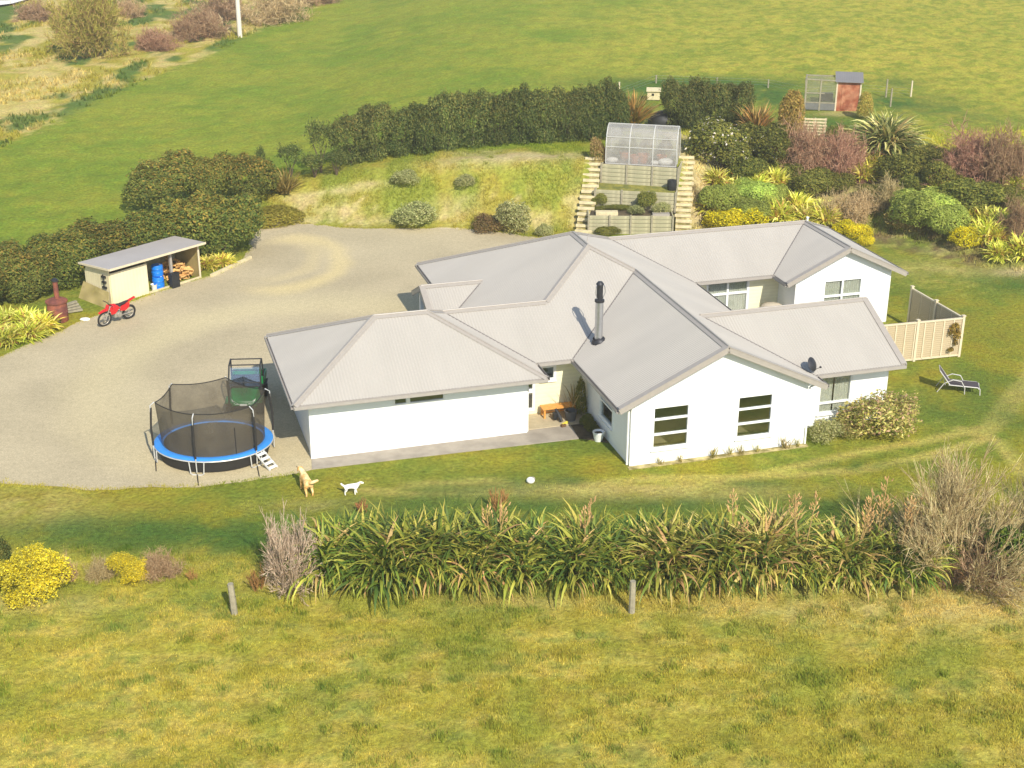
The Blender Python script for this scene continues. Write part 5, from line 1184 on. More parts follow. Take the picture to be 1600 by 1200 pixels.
# chicken coop
p = at(1323, 173); M_RUST = mat('rusty_iron', lin(150, 84, 56), .8, .1, .2, 4, .2, 20, col2=lin(180, 124, 92), sc2=2.2); M_GREYR = mat_lines('grey_roof_sheet', lin(128, 124, 122), 'X', .12, .4, .6, .06, .01, .08)
t = thing('chicken_coop', 'rust red chicken coop with grey roof and open wire run', 'chicken coop', p, math.radians(-11))
mb = MB(); mb.box2((-.78, -.1, -.1), (.78, .02, 1.95)); mb.box2((-.78, .02, -.1), (-.70, 1.5, 2.1)); mb.box2((.70, .02, -.1), (.78, 1.5, 2.1)); mb.box2((-.7, 1.42, -.1), (.7, 1.5, 2.2)); mb.build('wall', M_RUST, t)
MB().box2((-.45, -.13, .1), (.45, -.10, 1.75)).build('door', M_RUST, t)
for x in (-.8, .8): MB().box2((x - .05, -.14, -.1), (x + .05, -.04, 1.98)).build('corner_post', M_FRAIL, t)
MB().prism([(-.95, -.3, 2.0), (.95, -.3, 2.0), (.95, 1.7, 2.35), (-.95, 1.7, 2.35)], (0, 0, .04)).build('roof', M_GREYR, t)
mb = MB()
for (x, y) in ((-2.9, -.1), (-2.9, 1.5), (-1.9, -.1)): mb.box2((x - .05, y - .05, -.2), (x + .05, y + .05, 2.15))
for (a_, b_) in (((-2.9, -.1, 2.1), (-.95, -.1, 2.05)), ((-2.9, 1.5, 2.1), (-.95, 1.5, 2.1)), ((-2.9, -.1, 2.1), (-2.9, 1.5, 2.1)), ((-2.9, -.1, 1.15), (-1.6, -.1, 1.15)), ((-2.9, -.1, .5), (-.8, -.1, .5))): mb.beam(a_, b_, .07, .07)
mb.build('run_frame', M_GREYW, t)
M_NETW = mat_see('run_wire', lin(150, 146, 128), .22); mb = MB(); mb.prism([(-2.88, -.1, .5), (-.8, -.1, .5), (-.8, -.1, 2.05), (-2.88, -.1, 2.05)], (0, .01, 0)); mb.prism([(-2.88, -.05, 2.08), (-.95, -.05, 2.06), (-.95, 1.45, 2.08), (-2.88, 1.45, 2.1)], (0, 0, .01)); mb.build('wire_mesh', M_NETW, t)
MB().box2((-2.85, -.12, 0), (-.8, -.08, .48)).build('base_sheet', mat('grey_sheet', lin(112, 112, 108), .7, 0, .12), t)
MB().box2((-1.95, .5, .5), (-1.0, .9, 1.05)).build('nest_box', M_BLACK, t)
# pallet
p = at(1272, 213); t = thing('wooden_pallet', 'weathered wooden pallet standing on edge above the red shrubs', 'pallet', p, -.1); b0 = MB().box((0, 0, 0), (1.45, .03, .12)).build('slat', M_TIMB2, t); b0.location = (0, 0, .12)
for k in range(1, 6): o = link('slat', b0.data, None, t); o.location = (random.uniform(-.01, .01), 0, .12 + k * .2); o.rotation_euler = (0, random.uniform(-.01, .01), 0)
for x in (-.66, 0, .66): MB().box((x, .07, .6), (.10, .10, 1.2)).build('bearer', M_TIMBER, t)
# ------------------------------------------------------------------ tan privacy fence
t = thing('privacy_fence', 'tan boarded privacy fence turning a corner at the right end of the house', 'fence', hw(18.66, 6.5), YAW)
A0 = Vector((11.9 - 18.66, .22, 0)); A1 = Vector((0, 0, 0)); B1 = Vector((-.02, 4.3, 0))
def fence_run(a, b, n, flip):
    d = (b - a); L = d.length; d.normalize(); s_ = Vector((d.y, -d.x, 0)); ang = math.atan2(d.y, d.x); pw = L / n; base = None
    for i in range(n):
        if base is None: o = MB().box((0, 0, 0), (pw - .05, .03, 1.74)).build('panel', M_FENCE, t); base = o
        else: o = link('panel', base.data, None, t)
        o.location = a + d * (pw * (i + .5)) + Vector((0, 0, .98)); o.rotation_euler = (0, 0, ang)
        bt_ = MB().box((0, 0, 0), (.06, .05, 1.76)).build('batten', M_FRAIL, t); bt_.location = a + d * (pw * i) + Vector((0, 0, .98)) + s_ * .02; bt_.rotation_euler = (0, 0, ang)
    for z, h in ((1.88, .07), (.09, .07)): MB().beam(a + Vector((0, 0, z)), b + Vector((0, 0, z)), .09, h).build('rail', M_FRAIL, t)
fence_run(A0, A1, 14, 0); fence_run(A1 + Vector((0, .08, 0)), B1, 5, 1)
for q in (A0, A0.lerp(A1, .36), A0.lerp(A1, .66), A1, Vector((-.02, 2.2, 0)), B1):
    MB().box((q.x, q.y, .98), (.12, .12, 2.0)).build('post', M_FRAIL, t); MB().box((q.x, q.y, 2.0), (.16, .16, .04)).build('post_cap', M_FRAIL, t)
cl = leaf_mesh('shrub_leaves', [(0, 0, 1.45, .26, .1, .28), (.14, 0, 1.1, .18, .1, .3), (-.02, 0, 1.25, .3, .09, .15), (.12, 0, .75, .1, .08, .2), (-.1, 0, .45, .14, .08, .1)], 700, .05, [lin(150, 120, 50), lin(122, 112, 48), lin(170, 140, 62)], 210, .5, .3)
plant('climbing_plant', cl, M_LEAF, 'sparse bronze climber on the tan fence near its corner post', 'climber', hw(18.2, 6.36), YAW)
# ------------------------------------------------------------------ sun lounger
p0 = hw(15.55, 3.45); p1 = hw(17.02, 2.62); ang = math.atan2(p1[1] - p0[1], p1[0] - p0[0])
t = thing('sun_lounger', 'sun lounger with dark sling and pale frame on the lawn', 'sun lounger', (p0 + p1) / 2, ang)
M_SLING = mat('dark_sling', lin(74, 66, 68), .8, 0, .1); M_LF = mat('pale_frame', lin(206, 202, 196), .4, .2, .05)
hl, hw2 = .92, .33
for s_ in (-1, 1):
    y = s_ * hw2
    MB().tube([(-.35, y, .36), (.85, y, .34), (.95, y, .28), (.98, y, 0)], .022, 8).build('side_rail', M_LF, t, True)
    MB().tube([(-.30, y, .36), (-.78, y, .98)], .022, 8).build('back_rail', M_LF, t, True)
    MB().tube([(-.80, y * 1.06, 0), (-.55, y * 1.06, .42), (-.2, y * 1.06, .62), (.15, y * 1.06, .58), (.32, y * 1.06, .3), (.34, y * 1.06, 0)], .02, 8).build('arm_loop', M_LF, t, True)
MB().prism([(-.32, -hw2 + .02, .37), (.9, -hw2 + .02, .345), (.9, hw2 - .02, .345), (-.32, hw2 - .02, .37)], (0, 0, .012)).build('seat', M_SLING, t)
MB().prism([(-.32, -hw2 + .02, .38), (-.32, hw2 - .02, .38), (-.78, hw2 - .02, .99), (-.78, -hw2 + .02, .99)], (.01, 0, .008)).build('backrest', M_SLING, t)
for x, z in ((.93, .3), (-.78, .98), (-.5, .36)): MB().tube([(x, -hw2, z), (x, hw2, z)], .018, 6).build('cross_bar', M_LF, t)
# ------------------------------------------------------------------ bench, pots by the entry
t = thing('wooden_bench', 'orange wooden bench against the cream entry wall', 'bench', hw(-1.15, 5.22, .035), YAW)
for k in range(3): MB().box((0, -.17 + k * .17, .45), (1.5, .155, .04), bevel=.006).build('seat_slat', M_WOOD, t)
for x in (-.66, .66):
    for y in (-.18, .18): MB().box((x, y, .215), (.07, .07, .43)).build('leg', M_WOOD, t)
    MB().box((x, 0, .40), (.05, .30, .05)).build('bearer', M_WOOD, t)
MB().box((0, .22, .12), (1.3, .04, .06)).build('stretcher', M_WOOD, t)
t = thing('black_tub', 'black round tub in front of the wooden bench', 'tub', hw(-.82, 4.62, .035)); MB().lathe([(.20, 0), (.25, .42), (.265, .43), (.265, .46), (.235, .46), (.19, .05), (0, .04)], 18).build('tub', mat('tub_plastic', lin(88, 86, 84), .6, 0, .1), t, True)
t = thing('garden_tool_pile', 'small pile of black garden gear and a yellow broom head in front of the bench', 'garden gear', hw(-1.32, 4.55, .035), .4)
M_YEL = mat('yellow_plastic', lin(222, 206, 80), .5, 0, .06)
mb = MB(); mb.tube([(-.05, .3, .5), (0, .1, .3), (.05, -.1, .08)], [.06, .09, .07], 7); mb.box((-.12, .2, .25), (.16, .2, .3), bevel=.03); mb.build('bag', M_BLACK, t, True); MB().box((.12, -.28, .06), (.34, .1, .1), rz=.5, bevel=.02).build('broom_head', M_YEL, t); MB().box((-.02, -.42, .05), (.22, .12, .1), rz=.1, bevel=.02).build('brush', mat('brush_brown', lin(104, 76, 50), .8), t)
t = thing('white_pot', 'white round pot at the corner of the shaded strip', 'pot', hw(-.35, 2.55, .0)); MB().lathe([(.16, 0), (.22, .3), (.24, .34), (.24, .40), (.20, .40), (.17, .33), (0, .32)], 18).build('pot', M_FRAME, t, True); MB().lathe([(.19, .33), (0, .36)], 12).build('soil', M_SOIL, t)
# covered barbecue in the courtyard
t = thing('covered_barbecue', 'rounded barbecue under a pale cover in the shaded courtyard', 'barbecue', hw(12.05, 12.35, .03), YAW)
MB().lathe([(.55, .0), (.58, .7), (.62, .75), (.6, .95), (.48, 1.12), (.25, 1.2), (0, 1.22)], 18).build('cover', mat('pale_cover', lin(192, 180, 160), .8, 0, .08, 5, .3, 9), t, True)
for x in (-.4, .4): MB().box((x, 0, .03), (.1, .9, .06)).build('foot', M_BLACK, t)
# white toy on the lawn
t = thing('toy_ball', 'crumpled white toy ball lying alone on the front lawn', 'ball', at(829, 755)); MB().ellipsoid((0, 0, .12), (.16, .14, .13), 14).build('ball', M_FRAME, t, True); MB().ellipsoid((.08, .03, .16), (.10, .09, .09), 10).build('patch', M_CAP, t, True)
# ------------------------------------------------------------------ trampoline
TC = (-11.6, 49.45); TR = 2.32; t = thing('trampoline', 'large round trampoline with blue edge pad and black safety net', 'trampoline', (TC[0], TC[1], 0)); t.scale = (.98, .83, 1)
M_PAD = mat('blue_pad', lin(58, 138, 216), .45, 0, .07, 3); M_MAT = mat('black_mat', lin(46, 46, 50), .7, 0, .1); M_TUBE = mat('galvanised_tube', lin(206, 206, 202), .4, .3, .06)
M_NET = mat_see('black_net', lin(94, 87, 74), .66, .9, .1); M_FOAM = mat('black_foam', lin(42, 40, 38), .8, 0, .1)
n = 48; zz = .62
MB().lathe([(0, zz - .06), (1.2, zz - .05), (TR - .34, zz - .01), (TR - .34, zz - .03), (0, zz - .08)], n).build('jump_mat', M_MAT, t, True)
MB().lathe([(TR - .36, zz), (TR - .30, zz + .035), (TR - .03, zz + .03), (TR + .02, zz - .01), (TR, zz - .03), (TR - .36, zz - .02), (TR - .36, zz)], n, ring=True).build('edge_pad', M_PAD, t, True)
MB().tube([(math.cos(a) * (TR + .0), math.sin(a) * (TR + .0), zz - .06) for a in np.linspace(0, 2 * math.pi, n, endpoint=False)], .028, 6, closed=True).build('frame_ring', M_TUBE, t, True)
MB().lathe([(TR - .06, zz - .08), (TR - .12, .32), (TR - .2, .06), (TR - .215, .06), (TR - .135, .32), (TR - .075, zz - .08), (TR - .06, zz - .08)], n, ring=True).build('dark_band', M_FOAM, t, True)  # dark ring-shaped band between the frame ring and the ground
A6 = [math.radians(a) for a in (-97, -37, 20, 83, 143, 203)]; ztop = 2.5
for a in A6:
    c, s_ = math.cos(a), math.sin(a); q = lambda r, z, o=0: (c * r - s_ * o, s_ * r + c * o, z)
    MB().tube([q(TR + .03, zz - .04, -.30), q(TR + .03, .08, -.26), q(TR + .03, .03, -.18), q(TR + .03, .03, .18), q(TR + .03, .08, .26), q(TR + .03, zz - .04, .30)], .024, 8).build('leg', M_TUBE, t, True)
    po = MB().tube([q(TR + .06, .15), q(TR + .09, 1.45), q(TR + .04, 2.38), q(TR - .14, ztop)], .022, 8).build('net_pole', M_TUBE, t, True)
    MB().tube([q(TR + .07, .72), q(TR + .09, 1.45), q(TR + .02, 2.28)], .042, 8).build('foam_sleeve', M_FOAM, po, True)
    if s_ < .2:
        e0 = q(TR + .05, .05); MB().tube([e0, (e0[0] + .22, e0[1] - 1.0, .015)], .022, 4).build('ground_line', M_FOAM, t)  # thin dark tube over the ground, forward of each front leg
# net: straight between pole tops, cylinder below
def rim(a, f):
    i = 0; best = None
    for k in range(6):
        a0 = A6[k]; a1 = A6[(k + 1) % 6]; d = (a1 - a0) % (2 * math.pi); x = (a - a0) % (2 * math.pi)
        if x <= d: best = (a0, a1, x / d)
    a0, a1, u = best; r = TR - .14
    px = math.cos(a0) * r * (1 - u) + math.cos(a1) * r * u; py = math.sin(a0) * r * (1 - u) + math.sin(a1) * r * u
    cx_, cy_ = math.cos(a) * (TR - .30), math.sin(a) * (TR - .30); k = f ** .8
    sag = 4 * u * (1 - u)
    return (cx_ * (1 - k) + px * k, cy_ * (1 - k) + py * k, zz + .01 + (ztop - zz - .03 - .12 * sag) * f)
V = []; na, nf = 96, 8
for i in range(na):
    for j in range(nf + 1): V.append(rim(2 * math.pi * i / na, j / nf))
F = [[i * (nf + 1) + j, ((i + 1) % na) * (nf + 1) + j, ((i + 1) % na) * (nf + 1) + j + 1, i * (nf + 1) + j + 1] for i in range(na) for j in range(nf)]
net = link('safety_net', np_mesh('safety_net', V, F, None, True), M_NET, t)
MB().tube([rim(2 * math.pi * i / na, 1.0) for i in range(na)], .02, 5, closed=True).build('top_rope', M_FOAM, t, True)
MB().tube([rim(math.radians(-55), f) for f in np.linspace(0, .62, 6)], .022, 5).build('zip', M_FOAM, net, True)
la = math.radians(-33); lx, ly = math.cos(la), math.sin(la); lt = []
for s_ in (-.22, .22):
    MB().beam((lx * (TR + .06) - ly * s_, ly * (TR + .06) + lx * s_, zz - .03), (lx * (TR + .75) - ly * s_, ly * (TR + .75) + lx * s_, .02), .05, .05).build('ladder_rail', M_TUBE, t)
for k in range(4):
    f = .15 + k * .25; r = TR + .06 + .69 * f; z = (zz - .03) * (1 - f) + .03; MB().box((lx * r, ly * r, z), (.16, .42, .035), rz=la).build('ladder_step', M_FRAME, t)
# ------------------------------------------------------------------ utility vehicle
M_GREEN = mat('green_body', lin(24, 122, 62), .35, 0, .06); M_TYRE = mat('tyre_rubber', lin(40, 38, 36), .85, 0, .15); M_LAMP = mat('lamp_lens', lin(236, 240, 230), .2, 0, .02)
ux = atz(379, 652, 0); t = thing('utility_vehicle', 'green side by side utility vehicle with black roll cage parked behind the trampoline', 'utility vehicle', (ux[0], ux[1] + 1.25, 0), math.radians(4))
def xsec(mb, secs):
    """loft of 4-corner sections along y: (y, half width bottom, half width top, z bottom, z top)"""
    R = [[(-b, y, z0), (b, y, z0), (c, y, z1), (-c, y, z1)] for y, b, c, z0, z1 in secs]
    vs = [[mb.bm.verts.new(p) for p in r] for r in R]
    for a, b in zip(vs[:-1], vs[1:]):
        for j in range(4): mb.bm.faces.new((a[j], a[(j + 1) % 4], b[(j + 1) % 4], b[j]))
    mb.bm.faces.new(vs[0]); mb.bm.faces.new(vs[-1][::-1]); return mb
hood = xsec(MB(), [(-1.32, .42, .36, .48, .62), (-1.18, .56, .46, .42, .80), (-.75, .62, .54, .40, .98), (-.45, .64, .58, .40, 1.02)]); bmesh.ops.bevel(hood.bm, geom=list(hood.bm.edges), offset=.03, segments=2, affect='EDGES'); hood = hood.build('hood', M_GREEN, t, True)
for s_ in (-1, 1):
    l = MB().prism([(s_ * .16, -1.30, .60), (s_ * .40, -1.24, .74), (s_ * .50, -1.16, .80), (s_ * .47, -1.18, .70), (s_ * .34, -1.28, .60)], (0, -.03, .012)).build('headlight', M_LAMP, t)
MB().box((0, -1.34, .46), (.8, .08, .2), bevel=.03).build('bumper', M_BLACK, t); MB().box((0, -1.345, .60), (.3, .03, .08)).build('grille', M_LAMP, t)
xsec(MB(), [(-.45, .66, .66, .38, .52), (.55, .66, .66, .38, .52)]).build('floor_pan', M_BLACK, t); MB().box((0, .12, .66), (1.15, .5, .2), bevel=.05).build('seat', M_BLACK, t, True); MB().box((0, .40, .98), (1.15, .12, .5), bevel=.04).build('seat_back', M_BLACK, t, True)
MB().box((0, -.45, 1.0), (1.2, .12, .14), bevel=.03).build('dashboard', M_BLACK, t)
sw = MB(); sw.tube([(-.32 + math.cos(a) * .17, -.3 + math.sin(a) * .07, 1.12 + math.sin(a) * .15) for a in np.linspace(0, 6.28, 16, endpoint=False)], .018, 5, closed=True); sw.build('steering_wheel', M_BLACK, t)
bed_ = MB()
for a_, b_ in (((-.68, .6, .72), (.68, 1.5, .76)), ((-.70, .6, .76), (-.65, 1.5, 1.05)), ((.65, .6, .76), (.70, 1.5, 1.05)), ((-.65, .6, .76), (.65, .65, 1.05)), ((-.65, 1.45, .76), (.65, 1.5, 1.05))): bed_.box2(a_, b_)
bed_.build('cargo_bed', M_GREEN, t)
cg = MB(); 
for s_ in (-1, 1): cg.tube([(s_ * .66, -.48, .9), (s_ * .66, -.40, 1.3), (s_ * .64, -.1, 1.86), (s_ * .64, .5, 1.90), (s_ * .66, .62, 1.3), (s_ * .66, .62, .7)], .032, 8)
for (y, z) in ((-.1, 1.87), (.5, 1.90), (.6, 1.35), (-.42, 1.2)): cg.tube([(-.65, y, z), (.65, y, z)], .028, 8)
cg.build('roll_cage', M_BLACK, t, True); MB().prism([(-.62, -.46, 1.05), (.62, -.46, 1.05), (.6, -.16, 1.78), (-.6, -.16, 1.78)], (0, .012, 0)).build('windscreen', M_GLASS, t)
wm = None
for (x, y) in ((-.62, -.92), (.62, -.92), (-.62, .95), (.62, .95)):
    M_ = Matrix.Rotation(math.pi / 2, 4, 'Y')
    if wm is None: w_ = MB().lathe([(.16, -.13), (.27, -.13), (.31, -.07), (.31, .07), (.27, .13), (.16, .13)], 20, M=M_).build('wheel', M_TYRE, t, True); r_ = MB().lathe([(0, -.1), (.17, -.11), (.17, .11), (0, .1)], 16, M=M_).build('rim', M_CAP, w_); wm = (w_, r_)
    else: w_ = link('wheel', wm[0].data, None, t); r_ = link('rim', wm[1].data, None, w_)
    w_.location = (x, y, .31)
    MB().box((x, y, .66), (.30, .72, .05), bevel=.02).build('fender', M_GREEN if y < 0 else M_BLACK, t)
# ------------------------------------------------------------------ dirt bike
b0 = at(160, 511); b1 = at(205, 497); bd = b1 - b0; t = thing('dirt_bike', 'red dirt bike leaning on its side stand in front of the woodshed', 'motorbike', (b0 + b1) / 2 + np.array([0, 0, 0]), math.atan2(bd[1], bd[0]))
t.rotation_euler = (math.radians(9), 0, math.atan2(bd[1], bd[0]))
M_RED = mat('red_plastic', lin(214, 36, 40), .35, 0, .06); M_ENG = mat('engine_metal', lin(170, 164, 152), .45, .4, .15); M_SEAT = mat('seat_dark', lin(50, 40, 42), .7)
MW = Matrix.Rotation(math.pi / 2, 4, 'X')
for nm, x, r, w in (('front_wheel', -.70, .35, .045), ('rear_wheel', .70, .33, .06)):
    w_ = MB(); w_.tube([(math.cos(a) * r, 0, math.sin(a) * r) for a in np.linspace(0, 6.283, 26, endpoint=False)], w, 8, closed=True); w_ = w_.build(nm, M_TYRE, t, True); w_.location = (x, 0, r + w)
    rm = MB(); rm.tube([(math.cos(a) * (r - .055), 0, math.sin(a) * (r - .055)) for a in np.linspace(0, 6.283, 22, endpoint=False)], .018, 5, closed=True)
    for k in range(9): a = k * .698; rm.tube([(0, .02, 0), (math.cos(a) * (r - .06), 0, math.sin(a) * (r - .06))], .006, 3)
    rm.lathe([(0, -.05), (.06, -.05), (.06, .05), (0, .05)], 10, M=MW); rm.build('rim', M_ENG, w_)
fk = MB()
for y in (-.1, .1): fk.tube([(-.70, y, .39), (-.52, y, .85), (-.44, y, 1.05)], .03, 7)
fk.build('fork', M_ENG, t, True)
MB().tube([(-.50, -.40, 1.16), (-.42, -.22, 1.12), (-.41, 0, 1.08), (-.42, .22, 1.12), (-.50, .40, 1.16)], .02, 6).build('handlebar', M_BLACK, t, True)
MB().tube([(-.44, 0, 1.0), (-.25, 0, .55), (.05, 0, .38), (.25, 0, .45), (.2, 0, .82), (-.4, 0, .92)], .035, 6, closed=True).build('frame', M_ENG, t, True)
e = MB(); e.box((-.02, 0, .48), (.36, .26, .26), bevel=.05); e.lathe([(.10, .0), (.10, .28), (.08, .3), (0, .3)], 12, (-.08, 0, .55)); e.lathe([(0, -.17), (.12, -.17), (.12, .17), (0, .17)], 14, M=Matrix.Translation((.06, 0, .46)) @ MW); e.build('engine', M_ENG, t, True)
MB().tube([(-.15, .12, .62), (-.28, .14, .45), (-.05, .16, .35), (.35, .16, .62), (.62, .15, .78)], [.025, .025, .03, .05, .05], 8).build('exhaust', M_ENG, t, True)
sh = MB()
for s_ in (-1, 1): sh.prism([(-.52, s_ * .16, .92), (-.42, s_ * .17, .62), (-.18, s_ * .13, .60), (.08, s_ * .12, .86), (-.05, s_ * .10, 1.0), (-.30, s_ * .12, 1.02)], (0, s_ * .025, 0))
sh.build('shroud', M_RED, t); MB().ellipsoid((-.2, 0, .92), (.26, .11, .13), 12).build('tank', M_RED, t, True)
xs = xsec(MB(), [(-1, 0, 0, 0, 0)]) if False else None
MB().tube([(-.12, 0, .97), (.15, 0, .93), (.55, 0, .98), (.68, 0, 1.0)], [.075, .085, .075, .04], 8).build('seat', M_SEAT, t, True)
MB().prism([(.45, -.09, .93), (.45, .09, .93), (1.02, .07, 1.10), (1.02, -.07, 1.10)], (.01, 0, .03)).build('rear_fender', M_RED, t)
for s_ in (-1, 1): MB().prism([(.10, s_ * .13, .68), (.14, s_ * .12, .90), (.66, s_ * .10, .98), (.62, s_ * .12, .74), (.40, s_ * .14, .62)], (0, s_ * .02, 0)).build('side_panel', M_RED, t)
MB().prism([(-.40, -.08, .82), (-.40, .08, .82), (-.68, .08, .86), (-1.02, .06, .76), (-1.02, -.06, .76), (-.68, -.08, .86)], (0, 0, .03)).build('front_fender', M_RED, t)
MB().prism([(-.58, -.11, .88), (-.58, .11, .88), (-.50, .09, 1.10), (-.50, -.09, 1.10)], (-.025, 0, 0)).build('number_plate', M_RED, t); MB().tube([(.45, -.04, .40), (.20, -.05, .38), (.70, -.05, .37)], .03, 6).build('swingarm', M_ENG, t, True); MB().tube([(.1, .12, .36), (.14, .30, .02)], .012, 5).build('side_stand', M_ENG, t)
# ------------------------------------------------------------------ woodshed
sa = at(177, 476); sb = at(314, 434); sd = sb - sa; SL = float(np.hypot(*sd[:2])); sang = math.atan2(sd[1], sd[0])
t = thing('woodshed', 'cream lean-to woodshed with grey roof and an open half for firewood', 'shed', sa, sang); D = 2.1; HF, HB = 1.95, 1.80
M_CRM = mat_lines('cream_sheet', lin(224, 212, 176), 'X', .2, .3, .7, .08, .01, .06); M_CRMY = mat_lines('cream_sheet_side', lin(220, 206, 166), 'Y', .2, .3, .7, .08, .01, .06); M_SHR = mat_lines('shed_roof', lin(178, 169, 160), 'Y', .13, .25, .5, .05, .008, .05); M_PLY = mat('mossy_plywood', lin(170, 152, 100), .9, 0, .2, 3, .2, 20, col2=lin(142, 128, 76))
xo = SL * .40
MB().box2((0, 0, -.1), (xo, .05, 1.62)).build('front_wall', M_CRM, t)
MB().prism([(0, .05, -.1), (0, D, -.1), (0, D, 1.35), (0, D - .12, 1.62), (0, D - .4, HB - .05), (0, .05, HF - .06)], (-.05, 0, 0)).build('end_wall', M_CRMY, t)
MB().box2((0, D - .05, -.1), (SL, D, HB - .05)).build('back_wall', M_TIMBER, t); MB().prism([(SL, 0, -.1), (SL, D - .05, -.1), (SL, D - .05, HB - .05), (SL, 0, HF - .05)], (-.05, 0, 0)).build('end_wall', M_PLY, t)
MB().box2((xo - .05, .06, -.1), (xo, D - .05, HF - .12)).build('partition', M_TIMBER, t)
MB().prism([(-.25, -.35, HF), (SL + .22, -.35, HF), (SL + .22, D + .15, HB), (-.25, D + .15, HB)], (0, 0, .035)).build('roof', M_SHR, t); MB().beam((-.25, -.37, HF), (SL + .22, -.37, HF), .04, .11).build('fascia', M_FRAIL, t); MB().beam((-.27, -.35, HF), (-.27, D + .15, HB), .03, .10).build('fascia', M_FRAIL, t)
MB().box2((0, -.02, HF - .14), (SL, .08, HF - .02)).build('lintel', M_TIMB2, t); MB().box2((SL * .66, -.03, -.1), (SL * .66 + .12, .09, HF - .14)).build('post', M_CAP, t); MB().box2((SL - .1, -.04, -.1), (SL, .0, HF - .14)).build('post', M_FRAIL, t); MB().box2((xo, -.05, -.05), (SL, .03, .10)).build('sill_board', M_TIMB2, t)
# mossy sheet leaning on the end wall, a wall rack
Mw = Matrix.Translation(sa) @ Matrix.Rotation(sang, 4, 'Z')
o = MB().prism([(-.10, .1, .66), (-.10, D + .1, .80), (-.50, D + .1, 0), (-.55, -.2, -.02), (-.3, -.1, .40)], (-.03, 0, .01)).build('leaning_sheet', M_PLY); o.matrix_world = Mw; tag(o, 'mossy plywood sheet leaning on the end wall of the woodshed', 'sheet')
t2 = thing('wall_rack', 'small dark rack on the cream end wall of the woodshed', 'rack', tuple(Mw @ Vector((-.05, .42, .85))), sang)
for k in range(3): MB().box((-.06, 0, k * .28), (.1, .3, .10), bevel=.01).build('shelf', M_BLACK, t2)
MB().box((-.02, .1, .28), (.03, .04, .75)).build('upright', M_DARKM, t2)
wl = lambda x, y, z=0: tuple(Mw @ Vector((x, y, z)))
M_BLUE = mat('blue_plastic', lin(20, 118, 214), .35, 0, .06)
def drum(p, r, h, label, lean=0):
    q = thing('blue_drum', label, 'drum', p, .3); b = MB().lathe([(r * .9, 0), (r, .03), (r, h * .32), (r * 1.04, h * .34), (r, h * .37), (r, h * .66), (r * 1.04, h * .69), (r, h * .72), (r, h - .05), (r * .93, h), (0, h - .015)], 20).build('drum', M_BLUE, q, True)
    MB().lathe([(.05, h - .01), (.05, h + .02), (0, h + .02)], 8, (r * .5, 0, 0)).build('bung', M_FRAME, q); q.rotation_euler = (lean, 0, .3)
drum(wl(SL * .555, .35), .30, .62, 'lower blue plastic drum in the open bay of the woodshed'); drum(wl(SL * .575, .50, .63), .30, .58, 'upper blue plastic drum stacked in the woodshed bay')
q = thing('black_bin', 'flat black bin standing against the woodshed post', 'bin', wl(SL * .665, -.2), sang); MB().box((0, 0, .38), (.48, .3, .76), bevel=.02).build('bin', M_BLACK, q); MB().box((0, 0, .77), (.5, .32, .03), bevel=.008).build('lid', M_DARKM, q)
q = thing('white_bucket', 'pale bucket beside the blue drums in the woodshed', 'bucket', wl(SL * .49, .25)); MB().lathe([(.13, 0), (.17, .32), (.18, .33), (.16, .33), (.12, .05), (0, .04)], 14).build('bucket', M_BAG, q, True)
M_LOG = mat('split_firewood', lin(222, 180, 112), .85, 0, .2, 9, .3, 30, col2=lin(186, 138, 84)); fwp = thing('firewood_pile', 'heap of split orange firewood in the right bay of the woodshed', 'firewood', wl(SL * .84, .8), sang); rl = random.Random(4); lb_ = None
for k in range(110):
    if lb_ is None: o = MB().prism([(-.2, -.06, -.05), (-.2, .07, -.04), (-.2, .0, .08)], (.4, 0, 0)).build('log', M_LOG, fwp); lb_ = o
    else: o = link('log', lb_.data, None, fwp)
    x = rl.uniform(-.72, .7); y = rl.uniform(-.6, .9); hmax = 1.05 * max(0.05, 1 - (abs(x) / .95) ** 2) * (.55 + .45 * (y + .6) / 1.5); o.location = (x, y, .06 + rl.random() * hmax); o.rotation_euler = (rl.random() * 3, rl.uniform(-.4, .4), rl.random() * 3.1)
# rusty burner
q = thing('rusty_burner', 'rusty brown drum burner with a tall pipe flue beside the hedge', 'burner', at(92, 501)); M_RB = mat('rust_brown', lin(112, 66, 58), .8, .2, .2, 4, .3, 20, col2=lin(150, 88, 66), sc2=2.5)
MB().lathe([(.46, 0), (.48, .04), (.48, .45), (.50, .47), (.48, .5), (.48, .95), (.47, 1.0)], 24).build('drum', M_RB, q, True); MB().lathe([(.53, .98), (.53, 1.05), (.35, 1.14), (.13, 1.18), (0, 1.18)], 24).build('lid', M_RB, q, True); f_ = MB().tube([(.05, 0, 1.1), (.05, 0, 2.05)], .12, 14).build('flue', M_RB, q, True); MB().lathe([(.17, 2.03), (.17, 2.1), (.05, 2.18), (0, 2.18)], 14, (.05, 0, 0)).build('flue_cap', M_DARKM, f_, True); MB().box((.1, -.48, .2), (.3, .03, .25)).build('ash_door', M_DARKM, q)
o = MB().ellipsoid((0, 0, .04), (.26, .18, .08), 10).build('white_stone', M_BAG, None, True); o.location = tuple(at(133, 500)); tag(o, 'flat white stone on the ground between burner and dirt bike', 'stone')
q = thing('timber_offcuts', 'grey timber offcuts piled between burner and shed', 'timber', at(113, 489), .5)
for k in range(4): MB().box((0, .05 * k, .1 + .12 * k), (1.0 - .1 * k, .16, .09), rz=.15 * k).build('offcut', M_GREYW, q)
# timber edge by the hedge end
pa, pb = at(330, 433), at(392, 404); o = MB().beam(pa + np.array([0, 0, .08]), pb + np.array([0, 0, .08]), .14, .16).build('garden_edging', M_TIMB2); tag(o, 'long low timber edging on the gravel right of the woodshed', 'edging')
